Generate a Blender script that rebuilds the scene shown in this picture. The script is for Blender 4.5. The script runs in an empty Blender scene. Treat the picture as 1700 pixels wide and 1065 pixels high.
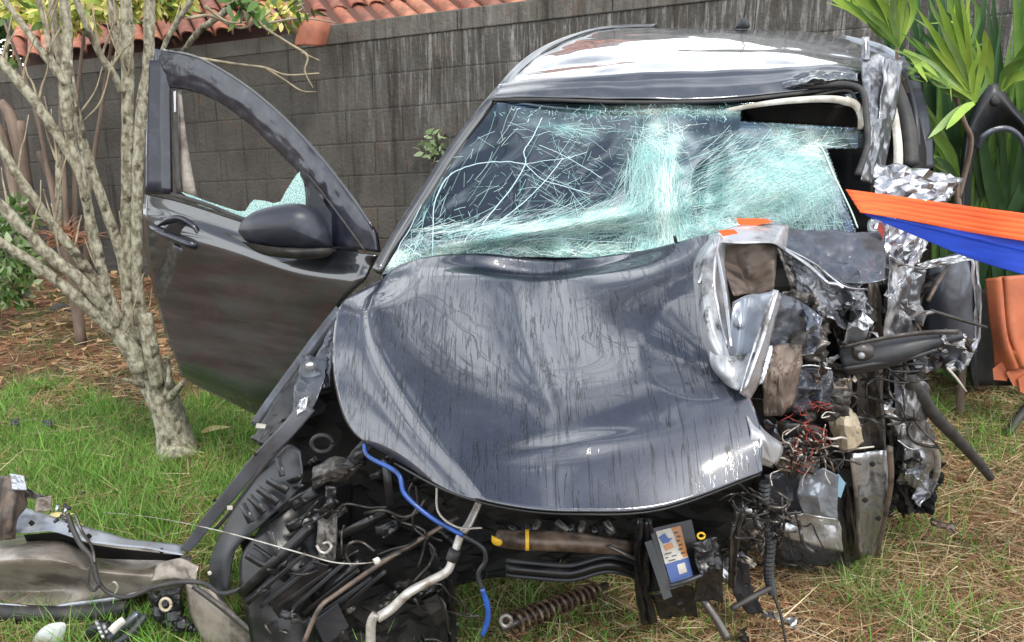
import bpy, math, random
import numpy as np
from mathutils import Vector, noise
R = math.radians
random.seed(7)
rng = np.random.default_rng(7)
sc = bpy.context.scene
COL = sc.collection

# ------------------------------------------------------------------ camera
CAM_H, PITCH, FPX = 1.45, R(15.7), 1500.0
cd = bpy.data.cameras.new('camera')
cam = bpy.data.objects.new('camera', cd); COL.objects.link(cam)
cam.location = (0, 0, CAM_H); cam.rotation_euler = (R(90) - PITCH, 0, 0)
cd.sensor_width = 36; cd.lens = 36 * FPX / 1700; cd.clip_start = 0.05; cd.clip_end = 500
sc.camera = cam
# ------------------------------------------------------------------ sky, sun, exposure
SUN_EL, SUN_AZ = R(52), R(150)      # azimuth measured clockwise from +Y
w = bpy.data.worlds.new('World'); sc.world = w; w.use_nodes = True
nt = w.node_tree; N = nt.nodes; L = nt.links; N.clear()
out = N.new('ShaderNodeOutputWorld')
sky = N.new('ShaderNodeTexSky'); sky.sky_type = 'NISHITA'; sky.sun_disc = False
sky.sun_elevation = SUN_EL; sky.sun_rotation = SUN_AZ
bg = N.new('ShaderNodeBackground'); bg.inputs[1].default_value = 0.15
bgc = N.new('ShaderNodeBackground'); bgc.inputs[0].default_value = (0.93, 0.97, 1.0, 1); bgc.inputs[1].default_value = 2.7
tc = N.new('ShaderNodeTexCoord'); mp = N.new('ShaderNodeMapping'); mp.inputs['Scale'].default_value = (1, 1, 2.0)
nz = N.new('ShaderNodeTexNoise'); nz.inputs['Scale'].default_value = 2.1; nz.inputs['Detail'].default_value = 7; nz.inputs['Roughness'].default_value = 0.55
cr_ = N.new('ShaderNodeValToRGB'); cr_.color_ramp.elements[0].position = 0.40; cr_.color_ramp.elements[0].color = (.12, .12, .12, 1); cr_.color_ramp.elements[1].position = 0.54
mx = N.new('ShaderNodeMixShader')
L.new(tc.outputs['Generated'], mp.inputs[0]); L.new(mp.outputs[0], nz.inputs[0]); 
sep_ = N.new('ShaderNodeSeparateXYZ'); L.new(tc.outputs['Generated'], sep_.inputs[0])
hz = N.new('ShaderNodeMapRange'); hz.inputs[1].default_value = .75; hz.inputs[2].default_value = .15; hz.inputs[3].default_value = -.085; hz.inputs[4].default_value = .14
L.new(sep_.outputs[2], hz.inputs[0]); ad = N.new('ShaderNodeMath'); L.new(nz.outputs[0], ad.inputs[0]); L.new(hz.outputs[0], ad.inputs[1]); L.new(ad.outputs[0], cr_.inputs[0])
L.new(sky.outputs[0], bg.inputs[0]); L.new(cr_.outputs[0], mx.inputs[0]); L.new(bg.outputs[0], mx.inputs[1]); L.new(bgc.outputs[0], mx.inputs[2]); L.new(mx.outputs[0], out.inputs[0])
sd = bpy.data.lights.new('sun', 'SUN'); sd.energy = 2.2; sd.angle = R(9); sd.color = (1, .95, .86)
sun = bpy.data.objects.new('sun', sd); COL.objects.link(sun)
sdir = Vector((math.sin(SUN_AZ) * math.cos(SUN_EL), math.cos(SUN_AZ) * math.cos(SUN_EL), math.sin(SUN_EL)))
sun.rotation_euler = sdir.to_track_quat('Z', 'Y').to_euler(); sun.location = (0, 0, 8)
vs = sc.view_settings
vs.view_transform = 'Standard'; vs.look = 'None'; vs.gamma = 1; vs.use_curve_mapping = False
vs.exposure = 0.22

# ------------------------------------------------------------------ geometry helpers
ca, sa = math.cos(PITCH), math.sin(PITCH)
def P(x, y, Y):
    """a point of the place seen at photo position x, y, standing at distance Y from the camera"""
    u = (x - 850) / FPX; v = -(y - 532.5) / FPX
    d = (u, ca + v * sa, -sa + v * ca); t = Y / d[1]
    return Vector((d[0] * t, Y, CAM_H + d[2] * t))
def G(x, y, z=0.0):
    """the point at height z seen at photo position x, y"""
    u = (x - 850) / FPX; v = -(y - 532.5) / FPX
    d = (u, ca + v * sa, -sa + v * ca); t = (z - CAM_H) / d[2]
    return Vector((d[0] * t, d[1] * t, z))
def V3(p): return Vector(P(*p)) if not isinstance(p, Vector) else p

def wloc(o):
    v = Vector((0, 0, 0))
    while o: v += o.location; o = o.parent
    return v
def thing(name, label, cat, loc=(0, 0, 0), group=None):
    o = bpy.data.objects.new(name, None); COL.objects.link(o); o.location = loc; o.empty_display_size = .1
    o['label'] = label; o['category'] = cat
    if group: o['group'] = group
    return o
def tag(o, label, cat, group=None):
    o['label'] = label; o['category'] = cat
    if group: o['group'] = group
    return o
def mk(name, verts, faces, m, parent=None, smooth=False, sharp=None, label=None, kind=None):
    me = bpy.data.meshes.new(name)
    off = wloc(parent) if parent else Vector((0, 0, 0))
    me.from_pydata([tuple(Vector(v) - off) for v in verts], [], faces)
    if smooth or sharp:
        me.polygons.foreach_set('use_smooth', [True] * len(me.polygons))
    if sharp: me.set_sharp_from_angle(angle=R(sharp))
    me.materials.append(m)
    o = bpy.data.objects.new(name, me); COL.objects.link(o)
    if parent: o.parent = parent
    if label: o['label'] = label
    if kind: o['kind'] = kind
    me.update()
    return o
def solid(o, t, off=-1):
    md = o.modifiers.new('thickness', 'SOLIDIFY'); md.thickness = t; md.offset = off; md.use_even_offset = False
    return o
def crc(p0, p1, p2, p3, t):
    return .5 * ((2 * p1) + (-p0 + p2) * t + (2 * p0 - 5 * p1 + 4 * p2 - p3) * t * t + (-p0 + 3 * p1 - 3 * p2 + p3) * t ** 3)
def curve(A, n):
    """Catmull-Rom through rows of A (k,dim) with n steps a span"""
    A = np.asarray(A, float); k = len(A)
    if k < 2: return A
    E = np.concatenate([[2 * A[0] - A[1]], A, [2 * A[-1] - A[-2]]])
    o = []
    for i in range(k - 1):
        for j in range(n): o.append(crc(E[i], E[i + 1], E[i + 2], E[i + 3], j / n))
    o.append(A[-1]); return np.array(o)
def lin(A, n):
    A = np.asarray(A, float); o = []
    for i in range(len(A) - 1):
        for j in range(n): o.append(A[i] + (A[i + 1] - A[i]) * j / n)
    o.append(A[-1]); return np.array(o)
def surf(rows, su, sv, fn=curve):
    """rows of points -> fine grid (r,c,3) of world points"""
    g = np.array([[tuple(V3(p)) for p in r] for r in rows])
    g = np.array([fn(r, su) for r in g])
    g = np.array([fn(g[:, c], sv) for c in range(g.shape[1])]).transpose(1, 0, 2)
    return g
def gfaces(r, c, flip=False, rnd=None):
    f = []
    for i in range(r - 1):
        for j in range(c - 1):
            a, b, c_, d = i * c + j, i * c + j + 1, (i + 1) * c + j + 1, (i + 1) * c + j
            if rnd is not None:
                if rnd.random() < .5: f += [(a, b, c_), (a, c_, d)]
                else: f += [(a, b, d), (b, c_, d)]
            else: f.append((a, b, c_, d))
    return f
def normals(g):
    du = np.gradient(g, axis=1); dv = np.gradient(g, axis=0)
    n = np.cross(du, dv); n /= np.linalg.norm(n, axis=2, keepdims=True) + 1e-9
    return n
def sheet(name, rows, m, parent=None, su=8, sv=8, thick=.002, disp=None, label=None, fn=curve, sharp=None):
    g = surf(rows, su, sv, fn)
    n = normals(g)
    if np.mean(n[:, :, 1]) > 0: n = -n          # towards the camera
    if disp:
        D = np.zeros(g.shape[:2])
        for i in range(g.shape[0]):
            for j in range(g.shape[1]):
                D[i, j] = disp(Vector(g[i, j]), j / (g.shape[1] - 1), i / (g.shape[0] - 1))
        g = g + n * D[:, :, None]
    o = mk(name, g.reshape(-1, 3), gfaces(g.shape[0], g.shape[1]), m, parent, smooth=True, sharp=sharp, label=label)
    if thick: solid(o, thick, 0)
    return o
def crumple(name, rows, m, parent=None, n=3, amp=.02, seed=1, lv=2, thick=.0015, label=None, edge=1.0, sharp=28):
    """creased sheet metal: a coarse jittered net, split again with smaller jitters"""
    rd = random.Random(seed); g = surf(rows, n, n, lin)
    a = amp
    for l in range(lv + 1):
        nn = normals(g)
        r, c = g.shape[:2]
        J = np.array([[[rd.uniform(-1, 1) for _ in range(3)] for _ in range(c)] for _ in range(r)])
        s = np.array([[rd.uniform(-1, 1) for _ in range(c)] for _ in range(r)])
        wgt = np.ones((r, c)); wgt[0, :] = wgt[-1, :] = edge * .6; wgt[:, 0] = wgt[:, -1] = edge * .6
        g = g + (nn * s[:, :, None] * a + J * a * .35) * wgt[:, :, None]
        if l < lv:
            g = np.array([lin(q, 2) for q in g]); g = np.array([lin(g[:, q], 2) for q in range(g.shape[1])]).transpose(1, 0, 2)
            a *= .4
    o = mk(name, g.reshape(-1, 3), gfaces(*g.shape[:2], rnd=rd), m, parent, sharp=sharp, label=label)
    if thick: solid(o, thick, 0)
    return o
def tube(name, pts, m, parent=None, n=6, sides=8, label=None, px=False, smooth=True, ribs=0, fn=curve):
    """pts: (x, y, Y, r) in photo positions with radius in metres, or (Vector, r)"""
    A = []
    for p in pts:
        if isinstance(p[0], Vector): A.append((*p[0], p[1]))
        else:
            r = p[3]
            if px: r = r * p[2] / FPX
            A.append((*P(p[0], p[1], p[2]), r))
    C = fn(np.array(A), n); v = []; f = []
    pr = None
    for i, c in enumerate(C):
        t = Vector(C[min(i + 1, len(C) - 1)][:3] - C[max(i - 1, 0)][:3])
        if t.length < 1e-7: t = Vector((0, 0, 1))
        t.normalize()
        if pr is None: s = t.orthogonal().normalized()
        else: s = (pr - t * pr.dot(t)); s = s.normalized() if s.length > 1e-6 else t.orthogonal().normalized()
        pr = s; b = t.cross(s); r = max(c[3], 2e-4)
        if ribs: r *= (1 + ribs * (1 if i % 2 else -1))
        for k in range(sides):
            q = 2 * math.pi * k / sides
            v.append(Vector(c[:3]) + (s * math.cos(q) + b * math.sin(q)) * r)
    m_ = len(C)
    for i in range(m_ - 1):
        for k in range(sides):
            f.append((i * sides + k, i * sides + (k + 1) % sides, (i + 1) * sides + (k + 1) % sides, (i + 1) * sides + k))
    f.append(tuple(range(sides))[::-1]); f.append(tuple(range((m_ - 1) * sides, m_ * sides)))
    return mk(name, v, f, m, parent, smooth=smooth, label=label)
def dome(name, outline, m, parent=None, Y=None, bulge=.03, rings=5, back=.02, n=4, label=None, power=.5, fn=curve, sharp=40):
    """a bulged closed shape: outline of (x,y[,Y]) bulging towards the camera, closed at the back"""
    A = [(*p, Y) if len(p) == 2 else p for p in outline]
    A = A + [A[0]]
    W = fn(np.array([tuple(P(*p)) for p in A]), n)[:-1]
    c = W.mean(0); k = len(W); v = []; f = []
    vd = Vector(c) - Vector((0, 0, CAM_H)); vd.normalize(); vd = np.array(vd)
    for q in W: v.append(q + vd * back)
    for i in range(rings):
        s = 1 - i / rings; h = bulge * (1 - s ** 2) ** power if i else 0
        for q in W: v.append(c + (q - c) * s - vd * h)
    v.append(c - vd * bulge); v.append(c + vd * back)
    for i in range(rings):
        for j in range(k):
            a, b = i * k + j, i * k + (j + 1) % k
            f.append((a, b, b + k, a + k))
    t = len(v) - 2
    for j in range(k):
        f.append((rings * k + j, rings * k + (j + 1) % k, t)); f.append(((j + 1) % k, j, t + 1))
    return mk(name, v, f, m, parent, sharp=sharp, label=label)
def plate(name, outline, m, parent=None, Y=None, t=.004, label=None, n=1, jit=0, bev=0):
    """flat cut plate: outline of (x,y[,Y]) given thickness away from the camera"""
    A = [(*p, Y) if len(p) == 2 else p for p in outline]
    W = [P(*p) for p in A]
    if n > 1: W = [Vector(q) for q in curve(np.array([tuple(q) for q in W + [W[0]]]), n)[:-1]]
    c = sum(W, Vector()) / len(W); vd = (c - Vector((0, 0, CAM_H))).normalized()
    k = len(W); v = W + [q + vd * t for q in W]
    f = [tuple(range(k)), tuple(range(2 * k - 1, k - 1, -1))] + [(i, i + k, (i + 1) % k + k, (i + 1) % k) for i in range(k)]
    o = mk(name, v, f, m, parent, label=label)
    if bev:
        b = o.modifiers.new('bevel', 'BEVEL'); b.width = bev; b.segments = 2; b.limit_method = 'ANGLE'
    return o
def box(name, c, s, m, parent=None, rot=None, label=None, bev=.004):
    from mathutils import Euler
    E = Euler(rot or (0, 0, 0)).to_matrix(); c = Vector(c)
    v = [c + E @ Vector((a * s[0] / 2, b * s[1] / 2, d * s[2] / 2)) for a in (-1, 1) for b in (-1, 1) for d in (-1, 1)]
    f = [(0, 1, 3, 2), (4, 6, 7, 5), (0, 4, 5, 1), (2, 3, 7, 6), (0, 2, 6, 4), (1, 5, 7, 3)]
    o = mk(name, v, f, m, parent, label=label)
    if bev:
        b = o.modifiers.new('bevel', 'BEVEL'); b.width = bev; b.segments = 2
    return o

# ------------------------------------------------------------------ material helpers
def mat(name, col, rough=.5, metal=0, spec=.5, coat=0, var=None, vs_=(8, 8, 8), vamt=.5, bump=0, bs=40, bdist=.002,
        rvar=0, vr=(.4, .65), var2=None, v2s=30, v2r=(.55, .65), alpha=1, streak=False, sss=0, trans=0, coord='Object'):
    m = bpy.data.materials.new(name); m.use_nodes = True
    t = m.node_tree; b = t.nodes['Principled BSDF']; l = t.links
    b.inputs['Base Color'].default_value = (*col, 1); b.inputs['Roughness'].default_value = rough
    b.inputs['Metallic'].default_value = metal; b.inputs['Specular IOR Level'].default_value = spec
    b.inputs['Coat Weight'].default_value = coat; b.inputs['Coat Roughness'].default_value = .04
    if coat > .9: b.inputs['Coat IOR'].default_value = 1.75
    if alpha < 1: b.inputs['Alpha'].default_value = alpha
    if trans: b.inputs['Transmission Weight'].default_value = trans
    tcn = t.nodes.new('ShaderNodeTexCoord')
    def mapped(scale):
        q = t.nodes.new('ShaderNodeMapping'); q.inputs['Scale'].default_value = scale if isinstance(scale, tuple) else (scale,) * 3
        l.new(tcn.outputs[coord], q.inputs[0]); return q
    src = None
    def noisefac(scale, rng_, det=6, r=.6):
        q = mapped(scale); n = t.nodes.new('ShaderNodeTexNoise'); n.inputs['Scale'].default_value = 1; n.inputs['Detail'].default_value = det; n.inputs['Roughness'].default_value = r
        l.new(q.outputs[0], n.inputs[0]); k = t.nodes.new('ShaderNodeMapRange'); k.inputs[1].default_value = rng_[0]; k.inputs[2].default_value = rng_[1]
        l.new(n.outputs[0], k.inputs[0]); return k.outputs[0]
    cur = None
    if var is not None:
        fac = noisefac(vs_, vr)
        mxn = t.nodes.new('ShaderNodeMix'); mxn.data_type = 'RGBA'
        l.new(fac, mxn.inputs[0]); mxn.inputs[6].default_value = (*col, 1); mxn.inputs[7].default_value = (*var, 1)
        cur = mxn.outputs[2]
        if rvar:
            k = t.nodes.new('ShaderNodeMapRange'); k.inputs[3].default_value = rough; k.inputs[4].default_value = min(1, rough + rvar)
            l.new(fac, k.inputs[0]); l.new(k.outputs[0], b.inputs['Roughness'])
        if metal > 0:
            k = t.nodes.new('ShaderNodeMapRange'); k.inputs[3].default_value = metal; k.inputs[4].default_value = metal * .3
            l.new(fac, k.inputs[0]); l.new(k.outputs[0], b.inputs['Metallic'])
    if var2 is not None:
        fac = noisefac(v2s, v2r)
        mxn = t.nodes.new('ShaderNodeMix'); mxn.data_type = 'RGBA'
        l.new(fac, mxn.inputs[0]); mxn.inputs[7].default_value = (*var2, 1)
        if cur: l.new(cur, mxn.inputs[6])
        else: mxn.inputs[6].default_value = (*col, 1)
        cur = mxn.outputs[2]
    if cur: l.new(cur, b.inputs['Base Color'])
    if bump:
        q = mapped(bs); n = t.nodes.new('ShaderNodeTexNoise'); n.inputs['Scale'].default_value = 1; n.inputs['Detail'].default_value = 5
        l.new(q.outputs[0], n.inputs[0]); bp = t.nodes.new('ShaderNodeBump'); bp.inputs['Strength'].default_value = bump; bp.inputs['Distance'].default_value = bdist
        l.new(n.outputs[0], bp.inputs['Height']); l.new(bp.outputs[0], b.inputs['Normal'])
    return m
def attr_mat(name, rough=.6, trans=.0, spec=.3):
    m = bpy.data.materials.new(name); m.use_nodes = True
    t = m.node_tree; b = t.nodes['Principled BSDF']
    a = t.nodes.new('ShaderNodeAttribute'); a.attribute_name = 'tint'
    t.links.new(a.outputs['Color'], b.inputs['Base Color']); b.inputs['Roughness'].default_value = rough; b.inputs['Specular IOR Level'].default_value = spec
    if trans:
        tr = t.nodes.new('ShaderNodeBsdfTranslucent'); ms = t.nodes.new('ShaderNodeMixShader'); ms.inputs[0].default_value = trans
        t.links.new(a.outputs['Color'], tr.inputs[0]); t.links.new(b.outputs[0], ms.inputs[1]); t.links.new(tr.outputs[0], ms.inputs[2])
        t.links.new(ms.outputs[0], t.nodes['Material Output'].inputs[0])
    return m
def ribbons(name, base, dirs, side, length, width, cols, bend, m, parent=None, segs=3, kind='stuff', taper=True, label=None):
    """many curved blades in one mesh: numpy arrays (n,3)"""
    n = len(base); k = segs + 1
    t = np.linspace(0, 1, k)[None, :, None]
    c = base[:, None] + dirs[:, None] * length[:, None, None] * t + bend[:, None] * (t ** 2)
    wd = (width[:, None, None] * ((1 - t * .92) if taper else np.ones_like(t))) * .5
    a = c - side[:, None] * wd; b = c + side[:, None] * wd
    v = np.stack([a, b], 2).reshape(-1, 3)
    off = np.array(wloc(parent)) if parent else 0
    v = v - off
    i0 = (np.arange(n) * k * 2)[:, None] + (np.arange(segs) * 2)[None]
    f = np.stack([i0, i0 + 1, i0 + 3, i0 + 2], -1).reshape(-1, 4)
    me = bpy.data.meshes.new(name)
    me.vertices.add(len(v)); me.vertices.foreach_set('co', v.ravel().astype(np.float32))
    me.loops.add(f.size); me.loops.foreach_set('vertex_index', f.ravel().astype(np.int32))
    me.polygons.add(len(f)); me.polygons.foreach_set('loop_start', (np.arange(len(f)) * 4).astype(np.int32))
    at = me.color_attributes.new('tint', 'FLOAT_COLOR', 'POINT')
    cc = np.repeat(np.concatenate([cols, np.ones((n, 1))], 1), k * 2, 0)
    at.data.foreach_set('color', cc.ravel().astype(np.float32))
    me.update(); me.validate()
    me.materials.append(m)
    o = bpy.data.objects.new(name, me); COL.objects.link(o)
    if parent: o.parent = parent
    if kind: o['kind'] = kind
    if label: o['label'] = label
    return o

# ------------------------------------------------------------------ materials
def paint_mat():
    m = bpy.data.materials.new('black_paint'); m.use_nodes = True
    t = m.node_tree; b = t.nodes['Principled BSDF']; l = t.links
    b.inputs['Coat Weight'].default_value = 1; b.inputs['Coat IOR'].default_value = 1.75
    b.inputs['Metallic'].default_value = .35; b.inputs['Specular IOR Level'].default_value = .5
    tcn = t.nodes.new('ShaderNodeTexCoord')
    def nz_(scale, det=6, r=.6, dist=0):
        q = t.nodes.new('ShaderNodeMapping'); q.inputs['Scale'].default_value = scale
        l.new(tcn.outputs['Object'], q.inputs[0]); n = t.nodes.new('ShaderNodeTexNoise'); n.inputs['Scale'].default_value = 1
        n.inputs['Detail'].default_value = det; n.inputs['Roughness'].default_value = r; n.inputs['Distortion'].default_value = dist
        l.new(q.outputs[0], n.inputs[0]); return n.outputs[0]
    def rngn(i, a, b_, c=0, d=1):
        k = t.nodes.new('ShaderNodeMapRange'); k.inputs[1].default_value = a; k.inputs[2].default_value = b_; k.inputs[3].default_value = c; k.inputs[4].default_value = d
        l.new(i, k.inputs[0]); return k.outputs[0]
    dust = rngn(nz_((5, 5, 5)), .4, .7)
    nn0 = nz_((66, 3.4, 3.4), 4, .62, .5); ab = t.nodes.new('ShaderNodeMath'); ab.operation = 'SUBTRACT'; ab.inputs[1].default_value = .5; l.new(nn0, ab.inputs[0])
    ab2 = t.nodes.new('ShaderNodeMath'); ab2.operation = 'ABSOLUTE'; l.new(ab.outputs[0], ab2.inputs[0])
    lines_ = rngn(ab2.outputs[0], .005, .026, 1, 0); pm = rngn(nz_((6, 6, 6), 4), .34, .50)
    mm = t.nodes.new('ShaderNodeMath'); mm.operation = 'MULTIPLY'; l.new(lines_, mm.inputs[0]); l.new(pm, mm.inputs[1]); run = mm.outputs[0]      # water marks down the panel
    fine = rngn(nz_((420, 420, 420), 2), .62, .72)
    mx1 = t.nodes.new('ShaderNodeMix'); mx1.data_type = 'RGBA'; mx1.inputs[6].default_value = (.010, .014, .028, 1); mx1.inputs[7].default_value = (.036, .042, .060, 1)
    l.new(dust, mx1.inputs[0])
    mx2 = t.nodes.new('ShaderNodeMix'); mx2.data_type = 'RGBA'; mx2.inputs[7].default_value = (.002, .003, .005, 1)
    mul = t.nodes.new('ShaderNodeMath'); mul.operation = 'MULTIPLY'; mul.inputs[1].default_value = .9; l.new(run, mul.inputs[0])
    l.new(mul.outputs[0], mx2.inputs[0]); l.new(mx1.outputs[2], mx2.inputs[6])
    mx3 = t.nodes.new('ShaderNodeMix'); mx3.data_type = 'RGBA'; mx3.inputs[7].default_value = (.16, .16, .17, 1)
    m3 = t.nodes.new('ShaderNodeMath'); m3.operation = 'MULTIPLY'; m3.inputs[1].default_value = .35; l.new(fine, m3.inputs[0])
    l.new(m3.outputs[0], mx3.inputs[0]); l.new(mx2.outputs[2], mx3.inputs[6])
    l.new(mx3.outputs[2], b.inputs['Base Color'])
    l.new(rngn(dust, 0, 1, .32, .55), b.inputs['Roughness'])
    l.new(rngn(nz_((7, 7, 7), 3), .4, .75, .01, .10), b.inputs['Coat Roughness'])
    l.new(rngn(run, 0, 1, 1, .40), b.inputs['Coat Weight'])
    bp = t.nodes.new('ShaderNodeBump'); bp.inputs['Strength'].default_value = .3; bp.inputs['Distance'].default_value = .0004
    l.new(run, bp.inputs['Height']); l.new(bp.outputs[0], b.inputs['Coat Normal'])
    return m
M = {}
M['paint'] = paint_mat()
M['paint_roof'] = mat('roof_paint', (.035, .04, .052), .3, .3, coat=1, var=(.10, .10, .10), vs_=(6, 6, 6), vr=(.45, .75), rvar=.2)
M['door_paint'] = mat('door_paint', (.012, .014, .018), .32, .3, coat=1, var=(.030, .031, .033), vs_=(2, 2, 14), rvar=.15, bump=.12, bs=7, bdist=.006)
M['satin_black'] = mat('satin_black', (.022, .024, .034), .42, var=(.05, .055, .075), vs_=(14, 14, 14), vr=(.5, .75))
M['plastic'] = mat('black_plastic', (.008, .008, .009), .33, var=(.028, .027, .026), vs_=(9, 9, 9), vr=(.5, .75), rvar=.3, bump=.3, bs=60)
M['plastic_grey'] = mat('grey_plastic', (.018, .020, .024), .40, var=(.042, .040, .038), vs_=(9, 9, 9), vr=(.5, .75), rvar=.2, bump=.2)
M['rubber'] = mat('rubber', (.02, .02, .021), .6, var=(.05, .045, .04), vs_=(20, 20, 20))
M['dark'] = mat('dark_grime_and_shade', (.008, .008, .008), .7, spec=.2, var=(.02, .018, .015), vs_=(7, 7, 7))  # dark grimy parts, and the painted shade of recesses, holes and openings
M['grime'] = mat('grimy_metal', (.12, .11, .10), .30, .7, var=(.02, .018, .016), vs_=(16, 16, 16), vr=(.42, .6), rvar=.3, bump=.4, bs=50)
M['silver'] = mat('torn_metal', (.55, .56, .58), .3, .85, var=(.10, .095, .09), vs_=(14, 14, 14), vr=(.5, .66), rvar=.35, bump=.3, bs=60)
M['hood_inner'] = mat('bare_folded_metal', (.44, .45, .47), .30, .5, coat=.5, var=(.11, .11, .115), vs_=(9, 9, 9), vr=(.42, .62), rvar=.3, var2=(.03, .028, .026), v2s=18, v2r=(.60, .68), bump=.3, bs=40)
M['foil'] = mat('foil', (.50, .50, .52), .24, .95, var=(.10, .09, .085), vs_=(30, 30, 30), vr=(.5, .7), rvar=.2)
M['steel_blue'] = mat('blue_grey_metal', (.085, .095, .12), .36, .5, coat=.3, var=(.03, .03, .033), vs_=(12, 12, 12), rvar=.3, bump=.3)
M['primer'] = mat('dirty_primer', (.29, .25, .21), .42, .3, coat=.15, var=(.07, .055, .042), vs_=(7, 7, 7), vr=(.45, .62), rvar=.2, var2=(.03, .024, .019), v2s=5, v2r=(.50, .64), bump=.3)
M['primer_grey'] = mat('grey_flange', (.36, .38, .42), .36, .4, coat=.3, var=(.12, .115, .11), vs_=(9, 9, 9), vr=(.5, .66), rvar=.2)
M['brown_metal'] = mat('scorched_metal', (.16, .12, .095), .5, .4, var=(.03, .025, .022), vs_=(14, 30, 14), vr=(.45, .62), bump=.4)
M['tan'] = mat('tan_plastic', (.42, .36, .26), .4, var=(.25, .2, .14), vs_=(10, 10, 10), vr=(.45, .7), var2=(.05, .04, .03), v2s=25, v2r=(.64, .7))
M['red_wire'] = mat('red_wire', (.36, .04, .025), .5, var=(.14, .04, .03), vs_=(50, 50, 50))
M['pale_wire'] = mat('pale_wire', (.5, .46, .4), .45)
M['dark_wire'] = mat('dark_wire', (.02, .018, .017), .4)
M['blue_hose'] = mat('blue_hose', (.015, .07, .30), .4, coat=.2, var=(.01, .03, .10), vs_=(22, 22, 22), vr=(.45, .65))
M['alu'] = mat('aluminium_pipe', (.50, .48, .44), .42, .6, var=(.16, .13, .10), vs_=(22, 22, 22), vr=(.42, .62))
M['yellow'] = mat('yellow_plastic', (.75, .45, .03), .4)
M['rust'] = mat('rusty_spring', (.07, .035, .022), .6, .3, var=(.20, .14, .09), vs_=(40, 40, 40), vr=(.5, .62))
M['orange'] = mat('orange_webbing', (.90, .13, .022), .65, var=(.66, .085, .016), vs_=(8, 8, 120), vr=(.42, .6), var2=(.35, .10, .05), v2s=7, v2r=(.62, .85), bump=.4, bs=500, bdist=.0008)
M['blue'] = mat('blue_webbing', (.015, .075, .60), .65, var=(.01, .045, .42), vs_=(8, 8, 60), bump=.4, bs=500, bdist=.0008)
M['frame_paint'] = mat('frame_paint', (.010, .012, .022), .38, .2, coat=.55, var=(.028, .032, .048), vs_=(20, 20, 20), vr=(.45, .7), bump=.25, bs=26, bdist=.004)
M['dusty'] = mat('dusty_grey_metal', (.085, .09, .105), .45, .2, coat=.2, var=(.045, .045, .05), vs_=(10, 10, 10))
M['orange_plastic'] = mat('orange_lens', (.75, .14, .04), .25, coat=.6)
M['terracotta'] = mat('terracotta', (.36, .12, .065), .75, var=(.24, .085, .05), vs_=(12, 12, 12), vr=(.4, .65), var2=(.07, .05, .04), v2s=9, v2r=(.58, .7), bump=.4, bs=80)
M['tarp'] = mat('orange_clay_sheet', (.50, .145, .06), .6, var=(.36, .10, .045), vs_=(8, 8, 8), bump=.2)
M['cream'] = mat('cream_plastic', (.62, .60, .54), .5, var=(.3, .27, .22), vs_=(14, 14, 14))
M['clear_lens'] = mat('lamp_lens', (.75, .78, .8), .15, spec=.6, alpha=.55)
M['seat'] = mat('dark_cloth', (.03, .03, .033), .9)
M['leaf'] = attr_mat('leaf', .42, .25, .5)
M['grass'] = attr_mat('grass_blade', .55, .3, .3)
M['straw'] = attr_mat('straw', .7, .1, .2)
def bark_mat():
    return mat('lichen_bark', (.15, .13, .088), .85, spec=.2, var=(.39, .37, .28), vs_=(60, 60, 34), vr=(.38, .62), var2=(.06, .05, .034), v2s=22, v2r=(.54, .66), bump=.9, bs=50, bdist=.006)
M['bark'] = bark_mat()
M['bark2'] = mat('brown_stem', (.12, .085, .062), .85, var=(.24, .175, .135), vs_=(12, 12, 3), bump=.6, bs=30)
M['twig'] = mat('pale_twig', (.36, .30, .2), .8, var=(.18, .15, .1), vs_=(30, 30, 30))

# ------------------------------------------------------------------ ground
def hgt(x, y):
    return .014 * noise.noise(Vector((x * 1.7, y * 1.7, 0))) + .006 * noise.noise(Vector((x * 7, y * 7, 3)))
def gmat():
    m = bpy.data.materials.new('soil'); m.use_nodes = True; t = m.node_tree; b = t.nodes['Principled BSDF']; l = t.links
    tcn = t.nodes.new('ShaderNodeTexCoord'); b.inputs['Roughness'].default_value = .95; b.inputs['Specular IOR Level'].default_value = .1
    def nn(s, d=8):
        n = t.nodes.new('ShaderNodeTexNoise'); n.inputs['Scale'].default_value = s; n.inputs['Detail'].default_value = d; l.new(tcn.outputs['Object'], n.inputs[0]); return n.outputs[0]
    r1 = t.nodes.new('ShaderNodeValToRGB'); e = r1.color_ramp.elements
    e[0].position = .35; e[0].color = (.045, .028, .018, 1); e[1].position = .7; e[1].color = (.27, .12, .068, 1)
    l.new(nn(26), r1.inputs[0])
    r2 = t.nodes.new('ShaderNodeValToRGB'); e = r2.color_ramp.elements
    e[0].position = .4; e[0].color = (.05, .055, .02, 1); e[1].position = .65; e[1].color = (.17, .13, .075, 1); l.new(nn(60), r2.inputs[0])
    x = t.nodes.new('ShaderNodeMix'); x.data_type = 'RGBA'; mr = t.nodes.new('ShaderNodeMapRange'); mr.inputs[1].default_value = .45; mr.inputs[2].default_value = .6
    l.new(nn(3), mr.inputs[0]); l.new(mr.outputs[0], x.inputs[0]); l.new(r1.outputs[0], x.inputs[6]); l.new(r2.outputs[0], x.inputs[7]); l.new(x.outputs[2], b.inputs['Base Color'])
    bp = t.nodes.new('ShaderNodeBump'); bp.inputs['Distance'].default_value = .02; bp.inputs['Strength'].default_value = .8; l.new(nn(45), bp.inputs['Height']); l.new(bp.outputs[0], b.inputs['Normal'])
    return m
M['soil'] = gmat()
gx = np.concatenate([[-60, -25, -10], np.linspace(-5, 4, 91), [10, 25, 60]]); gy = np.concatenate([[-60, -20, -6, -2], np.linspace(0.5, 7.5, 71), [12, 25, 90]])
gv = [(x, y, hgt(x, y)) for y in gy for x in gx]
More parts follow.
